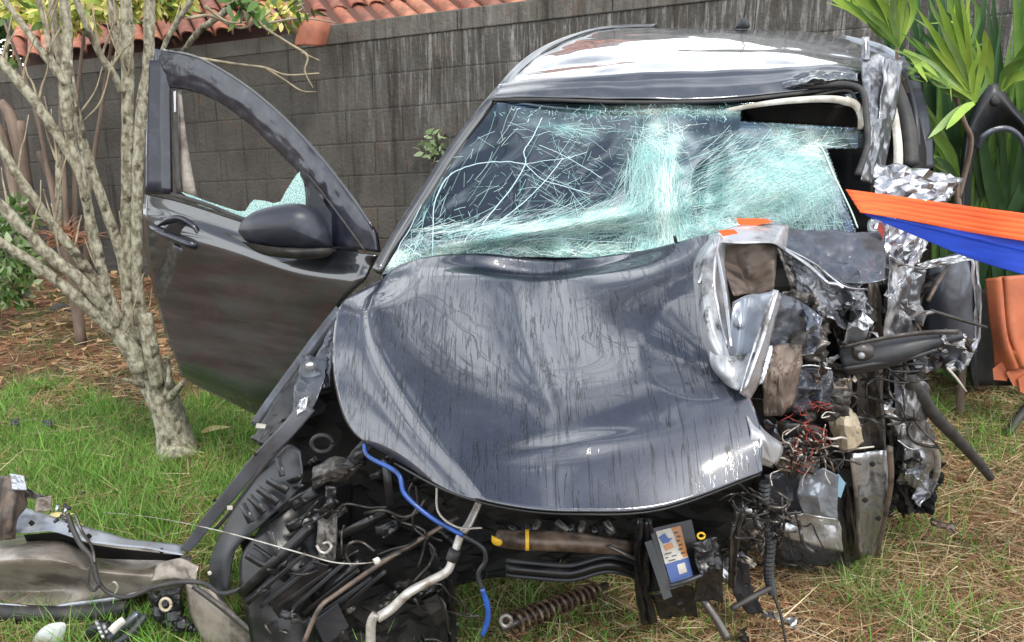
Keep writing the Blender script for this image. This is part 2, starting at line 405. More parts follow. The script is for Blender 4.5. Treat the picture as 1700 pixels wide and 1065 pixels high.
mk('ground', gv, gfaces(len(gy), len(gx)), M['soil'], smooth=True, kind='structure')

# ------------------------------------------------------------------ wall
WA, WB = 5.15, -0.45                           # the wall runs Y = WA + WB * X
wd = Vector((1, WB, 0)).normalized(); wn = Vector((wd.y, -wd.x, 0))      # wn faces the camera
if wn.y > 0: wn = -wn
def wz(X): return 1.785 + .09 * X
def wallmat(name, streak, base=(.076, .071, .064)):
    m = bpy.data.materials.new(name); m.use_nodes = True; t = m.node_tree; b = t.nodes['Principled BSDF']; l = t.links
    b.inputs['Roughness'].default_value = .92; b.inputs['Specular IOR Level'].default_value = .15
    ge = t.nodes.new('ShaderNodeNewGeometry')
    def nn(s, d=8, r=.65, dist=0):
        q = t.nodes.new('ShaderNodeMapping'); q.inputs['Scale'].default_value = s; l.new(ge.outputs['Position'], q.inputs[0])
        n = t.nodes.new('ShaderNodeTexNoise'); n.inputs['Scale'].default_value = 1; n.inputs['Detail'].default_value = d; n.inputs['Roughness'].default_value = r; n.inputs['Distortion'].default_value = dist
        l.new(q.outputs[0], n.inputs[0]); return n.outputs[0]
    def ramp(i, st):
        r = t.nodes.new('ShaderNodeValToRGB'); e = r.color_ramp.elements
        e[0].position, e[0].color = st[0]; e[1].position, e[1].color = st[1]
        for p, c in st[2:]:
            q = e.new(p); q.color = c
        l.new(i, r.inputs[0]); return r.outputs[0]
    def mixc(f, a, b_):
        x = t.nodes.new('ShaderNodeMix'); x.data_type = 'RGBA'
        l.new(f, x.inputs[0]); l.new(a, x.inputs[6])
        if isinstance(b_, tuple): x.inputs[7].default_value = b_
        else: l.new(b_, x.inputs[7])
        return x.outputs[2]
    k = base
    c = ramp(nn((3, 3, 3)), [(.3, (k[0] * .75, k[1] * .72, k[2] * .68, 1)), (.7, (k[0] * 1.35, k[1] * 1.35, k[2] * 1.35, 1))])
    # pale lime runs below the coping
    sep = t.nodes.new('ShaderNodeSeparateXYZ'); l.new(ge.outputs['Position'], sep.inputs[0])
    hm = t.nodes.new('ShaderNodeMapRange'); hm.inputs[1].default_value = .7; hm.inputs[2].default_value = 1.6; l.new(sep.outputs[2], hm.inputs[0])
    xm = t.nodes.new('ShaderNodeMapRange'); xm.inputs[1].default_value = -1.4; xm.inputs[2].default_value = -.6; l.new(sep.outputs[0], xm.inputs[0])
    s = ramp(nn((38, 38, 3.0), 8, .75, .4), [(.5, (0, 0, 0, 1)), (.68, (1, 1, 1, 1))])
    m1 = t.nodes.new('ShaderNodeMath'); m1.operation = 'MULTIPLY'; l.new(s, m1.inputs[0]); l.new(hm.outputs[0], m1.inputs[1])
    m2 = t.nodes.new('ShaderNodeMath'); m2.operation = 'MULTIPLY'; l.new(m1.outputs[0], m2.inputs[0]); l.new(xm.outputs[0], m2.inputs[1])
    m3 = t.nodes.new('ShaderNodeMath'); m3.operation = 'MULTIPLY'; l.new(m2.outputs[0], m3.inputs[0]); m3.inputs[1].default_value = .75 * streak
    c = mixc(m3.outputs[0], c, (.40, .39, .37, 1))
    # dark mould runs
    s2 = ramp(nn((14, 14, 1.0), 6, .7), [(.52, (0, 0, 0, 1)), (.66, (1, 1, 1, 1))])
    m4 = t.nodes.new('ShaderNodeMath'); m4.operation = 'MULTIPLY'; l.new(s2, m4.inputs[0]); m4.inputs[1].default_value = .85
    c = mixc(m4.outputs[0], c, (.035, .03, .026, 1))
    s3 = ramp(nn((5, 5, 5), 9, .75), [(.55, (0, 0, 0, 1)), (.7, (1, 1, 1, 1))]); m5 = t.nodes.new('ShaderNodeMath'); m5.operation = 'MULTIPLY'; l.new(s3, m5.inputs[0]); m5.inputs[1].default_value = .75
    c = mixc(m5.outputs[0], c, (.13, .085, .055, 1))
    l.new(c, b.inputs['Base Color'])
    bp = t.nodes.new('ShaderNodeBump'); bp.inputs['Distance'].default_value = .012; bp.inputs['Strength'].default_value = .8; l.new(nn((45, 45, 45)), bp.inputs['Height']); l.new(bp.outputs[0], b.inputs['Normal'])
    return m
M['block'] = wallmat('weathered_block', 1)
M['joint'] = wallmat('mortar', .6, (.070, .065, .058))
M['coping'] = wallmat('coping', .3, (.12, .112, .10))
X0, X1 = -7.0, 4.2
wall = thing('boundary_wall', 'tall grey stained concrete block wall running behind the wrecked car', 'wall', (0, WA, 0))
def wp(X, z, o=0): return Vector((X, WA + WB * X, z)) + wn * o
sk = Vector((wd.x, wd.y, .09 * wd.x)).normalized()
# core
v = [wp(X0, -.1), wp(X1, -.1), wp(X1, wz(X1) - .06), wp(X0, wz(X0) - .06)]; v2 = [q - wn * .13 for q in v]
mk('mortar_core', v + v2, [(0, 1, 2, 3), (7, 6, 5, 4), (0, 3, 7, 4), (1, 5, 6, 2), (3, 2, 6, 7)], M['joint'], wall)
ch, bl = .195, .40
course_n = 10
blk = None
def block_mesh(L_, h):
    # a block in the wall's own directions, front face softened
    b_ = .008; o_ = .0020
    pts = []
    for (a, z) in ((0, 0), (L_, 0), (L_, h), (0, h)): pts.append(sk * a + Vector((0, 0, z)))
    for (a, z) in ((b_, b_), (L_ - b_, b_), (L_ - b_, h - b_), (b_, h - b_)): pts.append(sk * a + Vector((0, 0, z)) + wn * o_)
    fs = [(4, 5, 6, 7)] + [(i, (i + 1) % 4, 4 + (i + 1) % 4, 4 + i) for i in range(4)]
    me = bpy.data.meshes.new('block'); me.from_pydata([tuple(p) for p in pts], [], fs); me.materials.append(M['block']); return me
bm_full = block_mesh(bl - .0035, ch - .0035); bm_half = block_mesh(bl / 2 - .009, ch - .009)
rb = random.Random(3)
def zrow(X, r): return wz(X) - .11 - (r + 1) * ch
nb = 0
for r in range(course_n - 1):
    s = -5.2 + (.0 if r % 2 else bl * wd.x / 2)
    X = s
    while X < 3.3:
        z = zrow(X, r)
        if z > -.12:
            o = bpy.data.objects.new('block', bm_full); COL.objects.link(o); o.parent = wall
            o.location = wp(X, z, .0005 + rb.uniform(0, .003)) - wall.location; nb += 1
        X += bl * wd.x
# coping: a cast band with its own lip, in lengths
X = -1.12
while X < 3.6:
    Lc = .9; Xe = X + Lc * wd.x - .004
    q = [wp(X, wz(X) - .11, .012), wp(Xe, wz(Xe) - .11, .012), wp(Xe, wz(Xe), .012), wp(X, wz(X), .012)]
    q2 = [p - wn * .16 for p in q]
    o = mk('coping_slab', q + q2, [(0, 1, 2, 3), (7, 6, 5, 4), (0, 3, 7, 4), (1, 5, 6, 2), (3, 2, 6, 7), (0, 4, 5, 1)], M['coping'], wall)
    b = o.modifiers.new('bevel', 'BEVEL'); b.width = .006; b.segments = 2
    X += Lc * wd.x
q = [wp(X0, wz(X0) - .11, .0), wp(-1.13, wz(-1.13) - .11, .0), wp(-1.13, wz(-1.13) - .02, .0), wp(X0, wz(X0) - .02, .0)]
mk('top_render', [p + wn * .009 for p in q] + [p - wn * .13 for p in q], [(0, 1, 2, 3), (7, 6, 5, 4), (3, 2, 6, 7), (0, 4, 5, 1)], M['coping'], wall)

# ------------------------------------------------------------------ tiled roof behind the wall
shed = thing('tiled_outbuilding', 'low outbuilding with weathered terracotta barrel tile roof behind the concrete wall', 'building', (0, 6.6, 0))
M['shed_wall'] = mat('plaster', (.3, .27, .22), .9, var=(.16, .14, .12))
up = Vector((-.42, .86, .36)).normalized()         # up the slope
q = [wp(-6.5, 0, -.3), wp(.9, 0, -.3), wp(.9, 1.62, -.3), wp(-6.5, 1.2, -.3)]
bk = [Vector((p.x, p.y + 3.0, p.z)) for p in q]
mk('wall', q + bk, [(0, 1, 2, 3), (1, 5, 6, 2), (5, 4, 7, 6), (0, 3, 7, 4), (3, 2, 6, 7)], M['shed_wall'], shed)
def tile_mesh(w_=.15, L_=.40, r0=.072, r1=.060):
    v = []; n = 7; t = .010
    up_n = up; sx = sk; nn_ = sx.cross(up_n).normalized()
    for (a, r) in ((0, r0), (L_, r1)):
        for rr in (r, r - t):
            for k in range(n):
                q_ = math.pi * k / (n - 1); v.append(up_n * a - sx * math.cos(q_) * rr + nn_ * math.sin(q_) * rr * .85)
    f = []
    for k in range(n - 1):
        f.append((k, k + 1, 2 * n + k + 1, 2 * n + k)); f.append((n + k + 1, n + k, 3 * n + k, 3 * n + k + 1)); f.append((k + 1, k, n + k, n + k + 1))
    me = bpy.data.meshes.new('roof_tile'); me.from_pydata([tuple(p) for p in v], [], f)
    me.polygons.foreach_set('use_smooth', [True] * len(f)); me.set_sharp_from_angle(angle=R(50)); return me
def tvar(i):
    a = [(.40, .14, .08), (.32, .11, .065), (.46, .19, .11), (.26, .10, .065)][i]
    return mat('clay_tile', a, .8, var=tuple(c * .5 for c in a), vs_=(14, 14, 14), vr=(.4, .65), var2=(.06, .05, .045), v2s=11, v2r=(.52, .70), bump=.6, bs=70, coord='Object')
tms = []
for i in range(4):
    me = tile_mesh(); me.materials.append(tvar(i)); tms.append(me)
und = mat('under_tile', (.1, .045, .03), .9)
e0, e1 = wp(-5.6, wz(-5.6) - .02, .02), wp(1.0, wz(1.0) - .1, -.25)
pts_ = [wp(-3.5, wz(-3.5) - .03, .0), wp(1.0, wz(1.0) - .05, -.14)]
mk('roof_deck', [pts_[0], pts_[1], pts_[1] + up * 2.2, pts_[0] + up * 2.2] + [p - Vector((0, 0, .05)) for p in (pts_[0], pts_[1], pts_[1] + up * 2.2, pts_[0] + up * 2.2)],
   [(0, 1, 2, 3), (7, 6, 5, 4), (0, 4, 5, 1), (1, 5, 6, 2), (2, 6, 7, 3), (3, 7, 4, 0)], und, shed)
X = -3.42; ci = 0; nt_ = 0
while X < .75:
    over = .07 if X < -1.15 else -.13
    for r in range(5 if X > -3 else 4):
        if nt_ >= 290: break
        o = bpy.data.objects.new('roof_tile', rb.choice(tms)); COL.objects.link(o); o.parent = shed
        base = wp(X, wz(X) + (.012 if X < -1.15 else -.055), over) + up * (.34 * r) + Vector((0, 0, .012 * (r % 2)))
        o.location = base - shed.location + Vector((rb.uniform(-.006, .006), 0, rb.uniform(-.004, .006))); nt_ += 1
        o.rotation_euler = (rb.uniform(-.02, .02), rb.uniform(-.02, .02), rb.uniform(-.03, .03))
    X += .128; ci += 1
# the big verge tile that hangs over the wall end
sheet('verge_tile', [[(498, 40, 5.5), (512, 30, 5.4), (532, 28, 5.4), (548, 36, 5.5)], [(494, 56, 5.45), (508, 46, 5.33), (530, 46, 5.33), (546, 52, 5.45)], [(490, 76, 5.45), (506, 74, 5.33), (526, 76, 5.33), (540, 74, 5.45)]], M['terracotta'], shed, thick=.014)

# ------------------------------------------------------------------ leaning tree with many pale stems
TX = G(290, 748)
tree = thing('multi_stemmed_tree', 'small bare tree with many lichen covered stems fanning from a short trunk on the grass', 'tree', (TX.x, TX.y, 0))
trunk_pts = [(296, 765, 3.24, 44), (291, 735, 3.27, 33), (284, 700, 3.27, 29), (272, 665, 3.26, 28), (255, 628, 3.26, 28), (238, 598, 3.26, 26), (226, 575, 3.26, 17)]
o = tube('trunk', trunk_pts, M['bark'], tree, n=8, sides=20, px=True)
def knobbly(o, amp=.004, s=18):
    off = wloc(o)
    for v in o.data.vertices:
        p = v.co + off; d = noise.noise(p * s) * amp + noise.noise(p * s * 3) * amp * .4
        v.co += v.normal * d
o.data.update(); knobbly(o, .007, 16)
limbs = [
 [(236, 600, 3.26, 17), (224, 560, 3.27, 14), (213, 508, 3.28, 13), (211, 400, 3.30, 12.5), (211, 300, 3.32, 12), (212, 170, 3.35, 12), (211, 60, 3.38, 11.5), (207, -40, 3.4, 11), (196, -240, 3.45, 8)],
 [(248, 600, 3.24, 16), (241, 560, 3.24, 14), (231, 508, 3.24, 12.5), (227, 395, 3.25, 11.5), (229, 282, 3.26, 11.5), (236, 170, 3.27, 11.5), (246, 110, 3.28, 11), (249, 0, 3.3, 10), (262, -200, 3.36, 7)],
 [(240, 605, 3.22, 17), (224, 586, 3.2, 14), (186, 508, 3.18, 13), (158, 406, 3.16, 12), (147, 350, 3.15, 11), (135, 293, 3.14, 11), (118, 237, 3.13, 10.5), (108, 160, 3.12, 11), (112, 73, 3.12, 10.5), (106, -10, 3.12, 10), (90, -220, 3.12, 7)],
 [(214, 520, 3.28, 12), (203, 430, 3.28, 11), (172, 338, 3.27, 10.5), (139, 240, 3.26, 10), (121, 170, 3.25, 9), (98, 90, 3.24, 8), (86, -10, 3.23, 7.5), (70, -200, 3.2, 5)],
 [(236, 612, 3.2, 19), (210, 570, 3.17, 15), (167, 528, 3.12, 14), (130, 494, 3.07, 13), (56, 437, 3.0, 11), (-8, 396, 2.94, 10), (-150, 300, 2.8, 8)],
 [(190, 540, 3.14, 12), (164, 500, 3.1, 13), (128, 460, 3.06, 13), (85, 426, 3.02, 13), (34, 376, 2.97, 12), (-6, 334, 2.93, 12), (-150, 200, 2.8, 9)],
 [(176, 492, 3.16, 10), (152, 455, 3.14, 11), (118, 412, 3.12, 10.5), (85, 370, 3.1, 10), (34, 298, 3.05, 9.5), (-4, 238, 3.02, 9), (-120, 60, 2.95, 7)],
 [(133, 290, 3.14, 9), (110, 246, 3.13, 11), (73, 190, 3.1, 11), (34, 138, 3.07, 10), (-4, 98, 3.04, 10), (-150, -40, 2.95, 7)],
 [(96, 400, 3.11, 6), (97, 330, 3.13, 6.5), (96, 240, 3.14, 6), (88, 200, 3.14, 3)],
 [(106, 150, 3.12, 8), (94, 120, 3.13, 7.5), (56, 66, 3.15, 6.5), (6, -2, 3.18, 6), (-80, -120, 3.2, 4)],
 [(108, 140, 3.1, 7), (86, 96, 3.09, 6), (74, 34, 3.08, 5), (62, -10, 3.07, 5), (40, -150, 3.05, 3)],
 [(203, 152, 3.33, 8), (188, 122, 3.3, 7.5), (163, 83, 3.27, 7), (127, -2, 3.23, 6.5), (80, -150, 3.2, 4)],
 [(246, 156, 3.27, 6), (262, 110, 3.24, 5), (280, 60, 3.2, 5), (312, 8, 3.15, 5), (350, -60, 3.1, 4)],
 [(211, 110, 3.36, 6.5), (198, 70, 3.4, 9), (188, 20, 3.43, 9.5), (180, -60, 3.46, 9), (170, -220, 3.5, 6)],
 [(304, 84, 3.6, 4), (330, 52, 3.5, 6), (372, 20, 3.4, 7), (402, -8, 3.3, 7), (470, -90, 3.2, 5)],
 [(146, 350, 3.13, 4), (140, 290, 3.1, 3.5), (128, 180, 3.06, 3.5), (118, 100, 3.03, 2.5)],
 [(190, 520, 3.2, 5), (168, 440, 3.19, 4.5), (158, 390, 3.18, 3.5), (150, 340, 3.17, 2)],
]
random.seed(11)
for lb in limbs:
    lb = [(x, y, Y, r * (1 if y > 540 else .80)) for x, y, Y, r in lb]
    o = tube('limb', lb, M['bark'], tree, n=7, sides=12, px=True); o.data.update(); knobbly(o, .0035, 26)
tube('sawn_stub', [(262, 640, 3.2, 12), (252, 590, 3.17, 14), (245, 545, 3.16, 13), (242, 520, 3.16, 10)], M['bark'], tree, px=True, sides=10)
tube('broken_spur', [(276, 655, 3.2, 6), (281, 625, 3.17, 5), (279, 590, 3.16, 3)], M['bark'], tree, px=True)
tube('broken_spur', [(282, 660, 3.2, 8), (296, 644, 3.14, 6), (305, 633, 3.12, 4)], M['bark'], tree, px=True)
tube('broken_spur', [(236, 640, 3.2, 6), (216, 632, 3.14, 4), (202, 630, 3.12, 2)], M['bark'], tree, px=True)
# twigs: hand placed ones in front of the wall, then random side twigs
tw = [
 [(330, 96, 3.4, 2.5), (392, 106, 3.45, 2.5), (440, 112, 3.5, 2.2), (476, 124, 3.5, 1.8), (530, 121, 3.5, 1)],
 [(440, 112, 3.5, 2), (472, 132, 3.5, 1.8), (500, 150, 3.5, 1.5), (525, 152, 3.5, .8)],
 [(404, 0, 3.3, 3), (432, 40, 3.4, 2.6), (480, 72, 3.5, 2.2), (510, 92, 3.5, 2), (506, 118, 3.5, 1.6), (520, 146, 3.5, .8)],
 [(500, 86, 3.5, 1.6), (530, 100, 3.5, 1)], [(430, 40, 3.4, 2), (500, 30, 3.5, 1.6), (560, 38, 3.55, 1)],
 [(140, 200, 3.2, 1.8), (168, 166, 3.2, 1.4), (186, 100, 3.2, .8)], [(134, 186, 3.2, 1.6), (158, 150, 3.22, 1.2), (170, 110, 3.24, .7)],
 [(310, 30, 3.2, 3), (350, 26, 3.25, 2.6), (400, 46, 3.3, 2.3), (450, 20, 3.3, 1.5)], [(340, 10, 3.2, 3), (380, 36, 3.25, 2), (430, 34, 3.3, 1)],
]
for t_ in tw: tube('twig', t_, M['twig'], tree, px=True, sides=5)
for i in range(46):
    lb = random.choice(limbs[:14]); k = random.randrange(1, len(lb) - 2); x, y, Y, r = lb[k]
    f_ = random.random(); x2, y2 = lb[k + 1][:2]; x += (x2 - x) * f_; y += (y2 - y) * f_
    dx = random.choice((-1, 1)) * random.uniform(.15, .8); pts = [(x, y, Y, 2.4)]
    for s in range(3):
        x += dx * random.uniform(10, 24); y += random.uniform(-42, -14); Y += random.uniform(-.03, .03); dx += random.uniform(-.2, .2)
        pts.append((x, y, Y, 1.8 - .5 * s))
    tube('twig', pts, M['twig'], tree, px=True, sides=5, n=4)

# fine branches of the crown, above the photograph's top edge (the bonnet mirrors them)
def merged_tubes(name, lst, m, parent, sides=5):
    V, F = [], []
    off = wloc(parent)
    for A in lst:
        pr = None; k0 = len(V)
        for i, (p, r) in enumerate(A):
            t = (A[min(i + 1, len(A) - 1)][0] - A[max(i - 1, 0)][0]).normalized()
            s_ = t.orthogonal().normalized() if pr is None else (pr - t * pr.dot(t)).normalized(); pr = s_; b = t.cross(s_)
            for k in range(sides):
                q = 2 * math.pi * k / sides; V.append(p - off + (s_ * math.cos(q) + b * math.sin(q)) * r)
        for i in range(len(A) - 1):
            for k in range(sides): F.append((k0 + i * sides + k, k0 + i * sides + (k + 1) % sides, k0 + (i + 1) * sides + (k + 1) % sides, k0 + (i + 1) * sides + k))
    me = bpy.data.meshes.new(name); me.from_pydata([tuple(v) for v in V], [], F); me.polygons.foreach_set('use_smooth', [True] * len(F)); me.materials.append(m)
    o = bpy.data.objects.new(name, me); COL.objects.link(o); o.parent = parent; o['kind'] = 'stuff'; return o
rt = random.Random(4); fine = []
def grow(p, d, r, ln, lv):
    A = [(p, r)]
    for k in range(5):
        d = (d + Vector((rt.gauss(0, .16), rt.gauss(0, .16), rt.gauss(.03, .10)))).normalized(); p = p + d * ln / 5; r *= .86; A.append((p, r))
        if lv > 0 and k >= 1 and p.z > 1.95:
            for _ in range(2 if lv > 1 else 3):
                dd = (d + Vector((rt.gauss(0, .6), rt.gauss(0, .6), rt.gauss(0, .4)))).normalized(); grow(p, dd, r * .6, ln * rt.uniform(.45, .75), lv - 1)
    fine.append(A)
for lb in limbs[:14]:
    x, y, Y, r = lb[-1]
    if y < -50:
        p = P(x, y, Y); q = P(*lb[-2][:3]); d = (p - q).normalized(); d = (d + Vector((.12, -.08, .35))).normalized()
        grow(p, d, r * Y / FPX, rt.uniform(1.1, 1.8), 2)
merged_tubes('fine_branches', fine, M['bark'], tree)
# ------------------------------------------------------------------ leaves
def leaf_cloud(name, centers, spread, n, size, cols, parent, aspect=.5, droop=.3, seed=1, label=None):
    g = np.random.default_rng(seed)
    C = np.array([tuple(c) for c in centers]); idx = g.integers(0, len(C), n)
    d = g.normal(size=(n, 3)); d /= np.linalg.norm(d, axis=1, keepdims=True)
    base = C[idx] + d * (g.random((n, 1)) ** .5) * np.array(spread)
    dr = d + g.normal(size=(n, 3)) * .5; dr[:, 2] -= droop; dr /= np.linalg.norm(dr, axis=1, keepdims=True)
    sd_ = np.cross(dr, g.normal(size=(n, 3))); sd_ /= np.linalg.norm(sd_, axis=1, keepdims=True)
    ln = size * g.uniform(.6, 1.3, n); cols = np.array(cols); cc = cols[g.integers(0, len(cols), n)] * g.uniform(.7, 1.25, (n, 1))
    k = 4; t = np.array([0, .3, .65, 1.0]); wv = np.array([.08, 1, .75, .03])
    bend = np.cross(sd_, dr) * (ln * .25)[:, None]
    c = base[:, None] + dr[:, None] * ln[:, None, None] * t[None, :, None] + bend[:, None] * (t ** 2)[None, :, None]
    w_ = (ln * aspect * .5)[:, None, None] * wv[None, :, None]
    v = np.stack([c - sd_[:, None] * w_, c + sd_[:, None] * w_], 2).reshape(-1, 3) - np.array(wloc(parent) if parent else (0, 0, 0))
    i0 = (np.arange(n) * 8)[:, None] + (np.arange(3) * 2)[None]
    f = np.stack([i0, i0 + 1, i0 + 3, i0 + 2], -1).reshape(-1, 4)
    me = bpy.data.meshes.new(name); me.vertices.add(len(v)); me.vertices.foreach_set('co', v.ravel().astype(np.float32))
    me.loops.add(f.size); me.loops.foreach_set('vertex_index', f.ravel().astype(np.int32))
    me.polygons.add(len(f)); me.polygons.foreach_set('loop_start', (np.arange(len(f)) * 4).astype(np.int32))
    at = me.color_attributes.new('tint', 'FLOAT_COLOR', 'POINT')
    at.data.foreach_set('color', np.repeat(np.concatenate([cc, np.ones((n, 1))], 1), 8, 0).ravel().astype(np.float32))
    me.update(); me.validate(); me.materials.append(M['leaf'])
    o = bpy.data.objects.new(name, me); COL.objects.link(o); o['kind'] = 'stuff'
    if parent: o.parent = parent
    return o
# leaves hanging on the tree's topmost twigs
leaf_cloud('foliage', [P(x, y, 3.3) for x, y in ((395, 8), (412, 22), (500, 8), (470, -20), (430, 0))], (.05, .05, .03), 46, .065, [(.08, .17, .03), (.12, .22, .04), (.05, .1, .02)], tree, .34, .9, 3)
crown_c = [Vector((0, 0, 1.3)) + P(lb[-1][0] + random.uniform(-80, 80), lb[-1][1] + random.uniform(-160, 20), lb[-1][2]) for lb in limbs[:14] for _ in range(3)]
leaf_cloud('foliage', crown_c, (.5, .5, .4), 260, .07, [(.07, .14, .03), (.10, .2, .04)], tree, .4, .3, 5)

yc = G(150, 470); yc = Vector((yc.x, 5.9, 0))
croton = thing('croton_shrub', 'tall shrub with yellow green leaves rising over the wall behind the bare tree', 'shrub', (yc.x, yc.y, 0))
for i in range(4):
    a = random.uniform(-.16, .16)
    b0 = Vector((yc.x + a * .3, yc.y + random.uniform(-.1, .1), 0))
    tube('stem', [(b0, .022), (b0 + Vector((a * .6, 0, .6)), .018), (b0 + Vector((a * 1.6, random.uniform(-.1, .1), 1.2)), .014), (b0 + Vector((a * 3, random.uniform(-.1, .1), 1.75)), .008)], M['bark2'], croton, n=4)
cc_ = [P(x + random.uniform(-12, 12), y + random.uniform(-10, 10), 5.7 + random.uniform(-.3, .3)) for x, y in ((150, 10), (185, -2), (240, -4), (275, 4), (290, 6), (110, 20), (140, 30), (200, 18), (255, -10), (60, 10), (20, 20), (456, 22), (90, 30), (120, -20), (200, -30), (290, -30))]
leaf_cloud('foliage', cc_, (.12, .12, .07), 1500, .075, [(.66, .64, .16), (.55, .55, .12), (.30, .40, .06), (.70, .62, .22), (.12, .2, .04)], croton, .42, .1, 6)
# dark green trees beyond the outbuilding
for i, (x, Y, r, lab) in enumerate(((-4.4, 12.0, 1.9, 'dense dark green tree behind the outbuilding at its far end'), (-6.2, 9.6, 1.6, 'dense dark green tree at the outermost end of the wall, nearer than the outbuilding')) ):
    tr = thing('background_tree', lab, 'tree', (x, Y, 0))
    tube('trunk', [(Vector((x, Y, 0)), .14), (Vector((x + .1, Y, 1.4)), .11), (Vector((x, Y, 2.8)), .07)], M['bark'], tr)
    leaf_cloud('crown', [Vector((x + random.gauss(0, r * .5), Y + random.gauss(0, r * .4), (2.6 if i == 0 else 2.0) + random.gauss(0, .6))) for _ in range(26)], (.6, .6, .5), 5200, .17, [(.04, .08, .02), (.07, .12, .03), (.10, .17, .04)], tr, .5, .2, 20 + i)

# low bush at the far end of the bed
bp_ = G(18, 500)
bush = thing('leafy_bush', 'low bush with small pale edged green leaves at the edge of the bed', 'shrub', (bp_.x, bp_.y, 0))
for i in range(6): tube('stem', [(Vector((bp_.x, bp_.y, 0)), .012), (Vector((bp_.x + random.uniform(-.2, .2), bp_.y + random.uniform(-.2, .2), .35)), .008)], M['bark2'], bush, n=3)
leaf_cloud('foliage', [P(x, y, 4.9 + random.uniform(-.2, .2)) for x, y in ((5, 370), (25, 400), (10, 430), (35, 440), (0, 470), (20, 480), (-30, 400), (-40, 450), (30, 355))], (.13, .13, .1), 900, .055, [(.10, .2, .04), (.2, .33, .10), (.4, .48, .26), (.07, .13, .03)], bush, .55, .1, 8)
# brown leaning palm stems
def stem_thing(lab, pts):
    b = G(pts[0][0], pts[0][1]); t_ = thing('brown_stem_plant', lab, 'plant', (b.x, b.y, 0), None)
    return t_
pb = G(60, 452)
palm = thing('dead_palm', 'dead palm with leaning reddish brown stems between the bush and the wall', 'plant', (pb.x, pb.y, 0))
Yp = pb.y
for pts, r in (([(70, 470), (52, 380), (40, 290), (20, 200), (0, 168)], 15), ([(60, 460), (30, 330), (8, 240), (-10, 200)], 12), ([(135, 440), (100, 340), (66, 250)], 8), ([(30, 450), (40, 300), (36, 200)], 10)):
    tube('frond_stem', [(x, y, Yp - .05, r * (1 - .12 * k)) for k, (x, y) in enumerate(pts)], M['bark2'], palm, px=True, sides=8)
brg = rng; n_ = 120
c0 = np.array([tuple(P(112, 396, 4.7))]) + brg.normal(size=(n_, 3)) * .03
d0 = brg.normal(size=(n_, 3)); d0[:, 2] = abs(d0[:, 2]); d0 /= np.linalg.norm(d0, axis=1, keepdims=True)
s0 = np.cross(d0, brg.normal(size=(n_, 3))); s0 /= np.linalg.norm(s0, axis=1, keepdims=True)
bro = thing('bromeliad', 'small spiky reddish brown bromeliad tuft low in the bed behind the stems', 'plant', (P(112, 396, 4.7).x, 4.7, 0))
ribbons('leaf_tuft', c0, d0, s0, brg.uniform(.08, .2, n_), np.full(n_, .012), np.array([(.32, .14, .07)]) * brg.uniform(.5, 1.4, (n_, 1)), np.tile([0, 0, -.04], (n_, 1)), M['leaf'], bro)
tube('stem', [(Vector((P(112, 396, 4.7).x, 4.7, 0)), .03), (P(112, 400, 4.7), .03)], M['bark2'], bro)
# stones in the bed
for (x, y, r) in ((100, 515, .05), (40, 495, .06), (130, 470, .03)):
    g_ = G(x, y); v = []; 
    o = dome('stone', [(x - 22, y + 8), (x - 14, y - 8), (x + 4, y - 13), (x + 20, y - 4), (x + 22, y + 9), (x, y + 12)], M['joint'], None, Y=g_.y, bulge=.03, back=.03)
    tag(o, {100: 'round grey stone on the bare earth near the tree', 40: 'grey stone beneath the low leafy bush', 130: 'small grey stone under the brown bromeliad'}[x], 'stone')

# fern-like sprig that grows from the wall
wpnt = P(712, 262, 5.42)
sp = thing('wall_sprig', 'small pale green seedling sprouting from the concrete wall beside the windscreen pillar', 'plant', tuple(wpnt))
for a, b in ((-12, -30), (8, -36), (-2, -14), (14, -16)):
    tube('stem', [(712, 262, 5.38, .003), (712 + a, 262 + b, 5.3, .002)], M['twig'], sp, n=1, sides=5)
leaf_cloud('foliage', [P(712 + a, 250 + b, 5.3) for a, b in ((-10, 0), (0, -20), (12, -25), (-6, -28), (4, 4), (16, -8))], (.03, .03, .03), 46, .055, [(.25, .36, .16), (.4, .5, .28)], sp, .45, 0, 9)

# ------------------------------------------------------------------ strap leaved plants on the right
def strap(name, pts, wid, col, parent, fold=.25, seed=0):
    """one long leaf: pts (x,y,Y), width in photo px at its middle"""
    C = curve(np.array([tuple(P(*p)) for p in pts]), 5); v = []; f = []; k = len(C)
    Ym = pts[len(pts) // 2][2]; wd_ = wid * Ym / FPX / 2
    for i, c in enumerate(C):
        t = C[min(i + 1, k - 1)] - C[max(i - 1, 0)]; t = Vector(t).normalized()
        vw = (Vector(c) - Vector((0, 0, CAM_H))).normalized(); s = t.cross(vw).normalized(); n_ = s.cross(t)
        q = i / (k - 1); w_ = wd_ * (min(1, .45 + q * 2.2) * (1 - max(0, (q - .45) / .55) ** 1.6) + .01)
        v += [Vector(c) - s * w_, Vector(c) + n_ * w_ * fold, Vector(c) + s * w_]
    for i in range(k - 1):
        f += [(3 * i, 3 * i + 1, 3 * i + 4, 3 * i + 3), (3 * i + 1, 3 * i + 2, 3 * i + 5, 3 * i + 4)]
    return mk(name, v, f, col, parent, smooth=True)
def leafm(name, a, b_, c=(.35, .25, .1)):
    return mat(name, a, .38, var=b_, vs_=(5, 5, 5), vr=(.4, .6), var2=c, v2s=26, v2r=(.70, .76))
LM = [leafm('leaf_dark', (.035, .085, .032), (.055, .12, .045)), leafm('leaf_mid', (.08, .17, .03), (.14, .25, .05)), leafm('leaf_bright', (.22, .36, .05), (.33, .46, .08)), leafm('leaf_pale', (.26, .36, .13), (.16, .26, .07))]
b1 = Vector((P(1700, 600, 3.9).x, 3.9, 0))
flax = thing('flax_clump', 'clump of tall dark green strap leaves growing against the wall', 'plant', tuple(b1))
rl = random.Random(5)
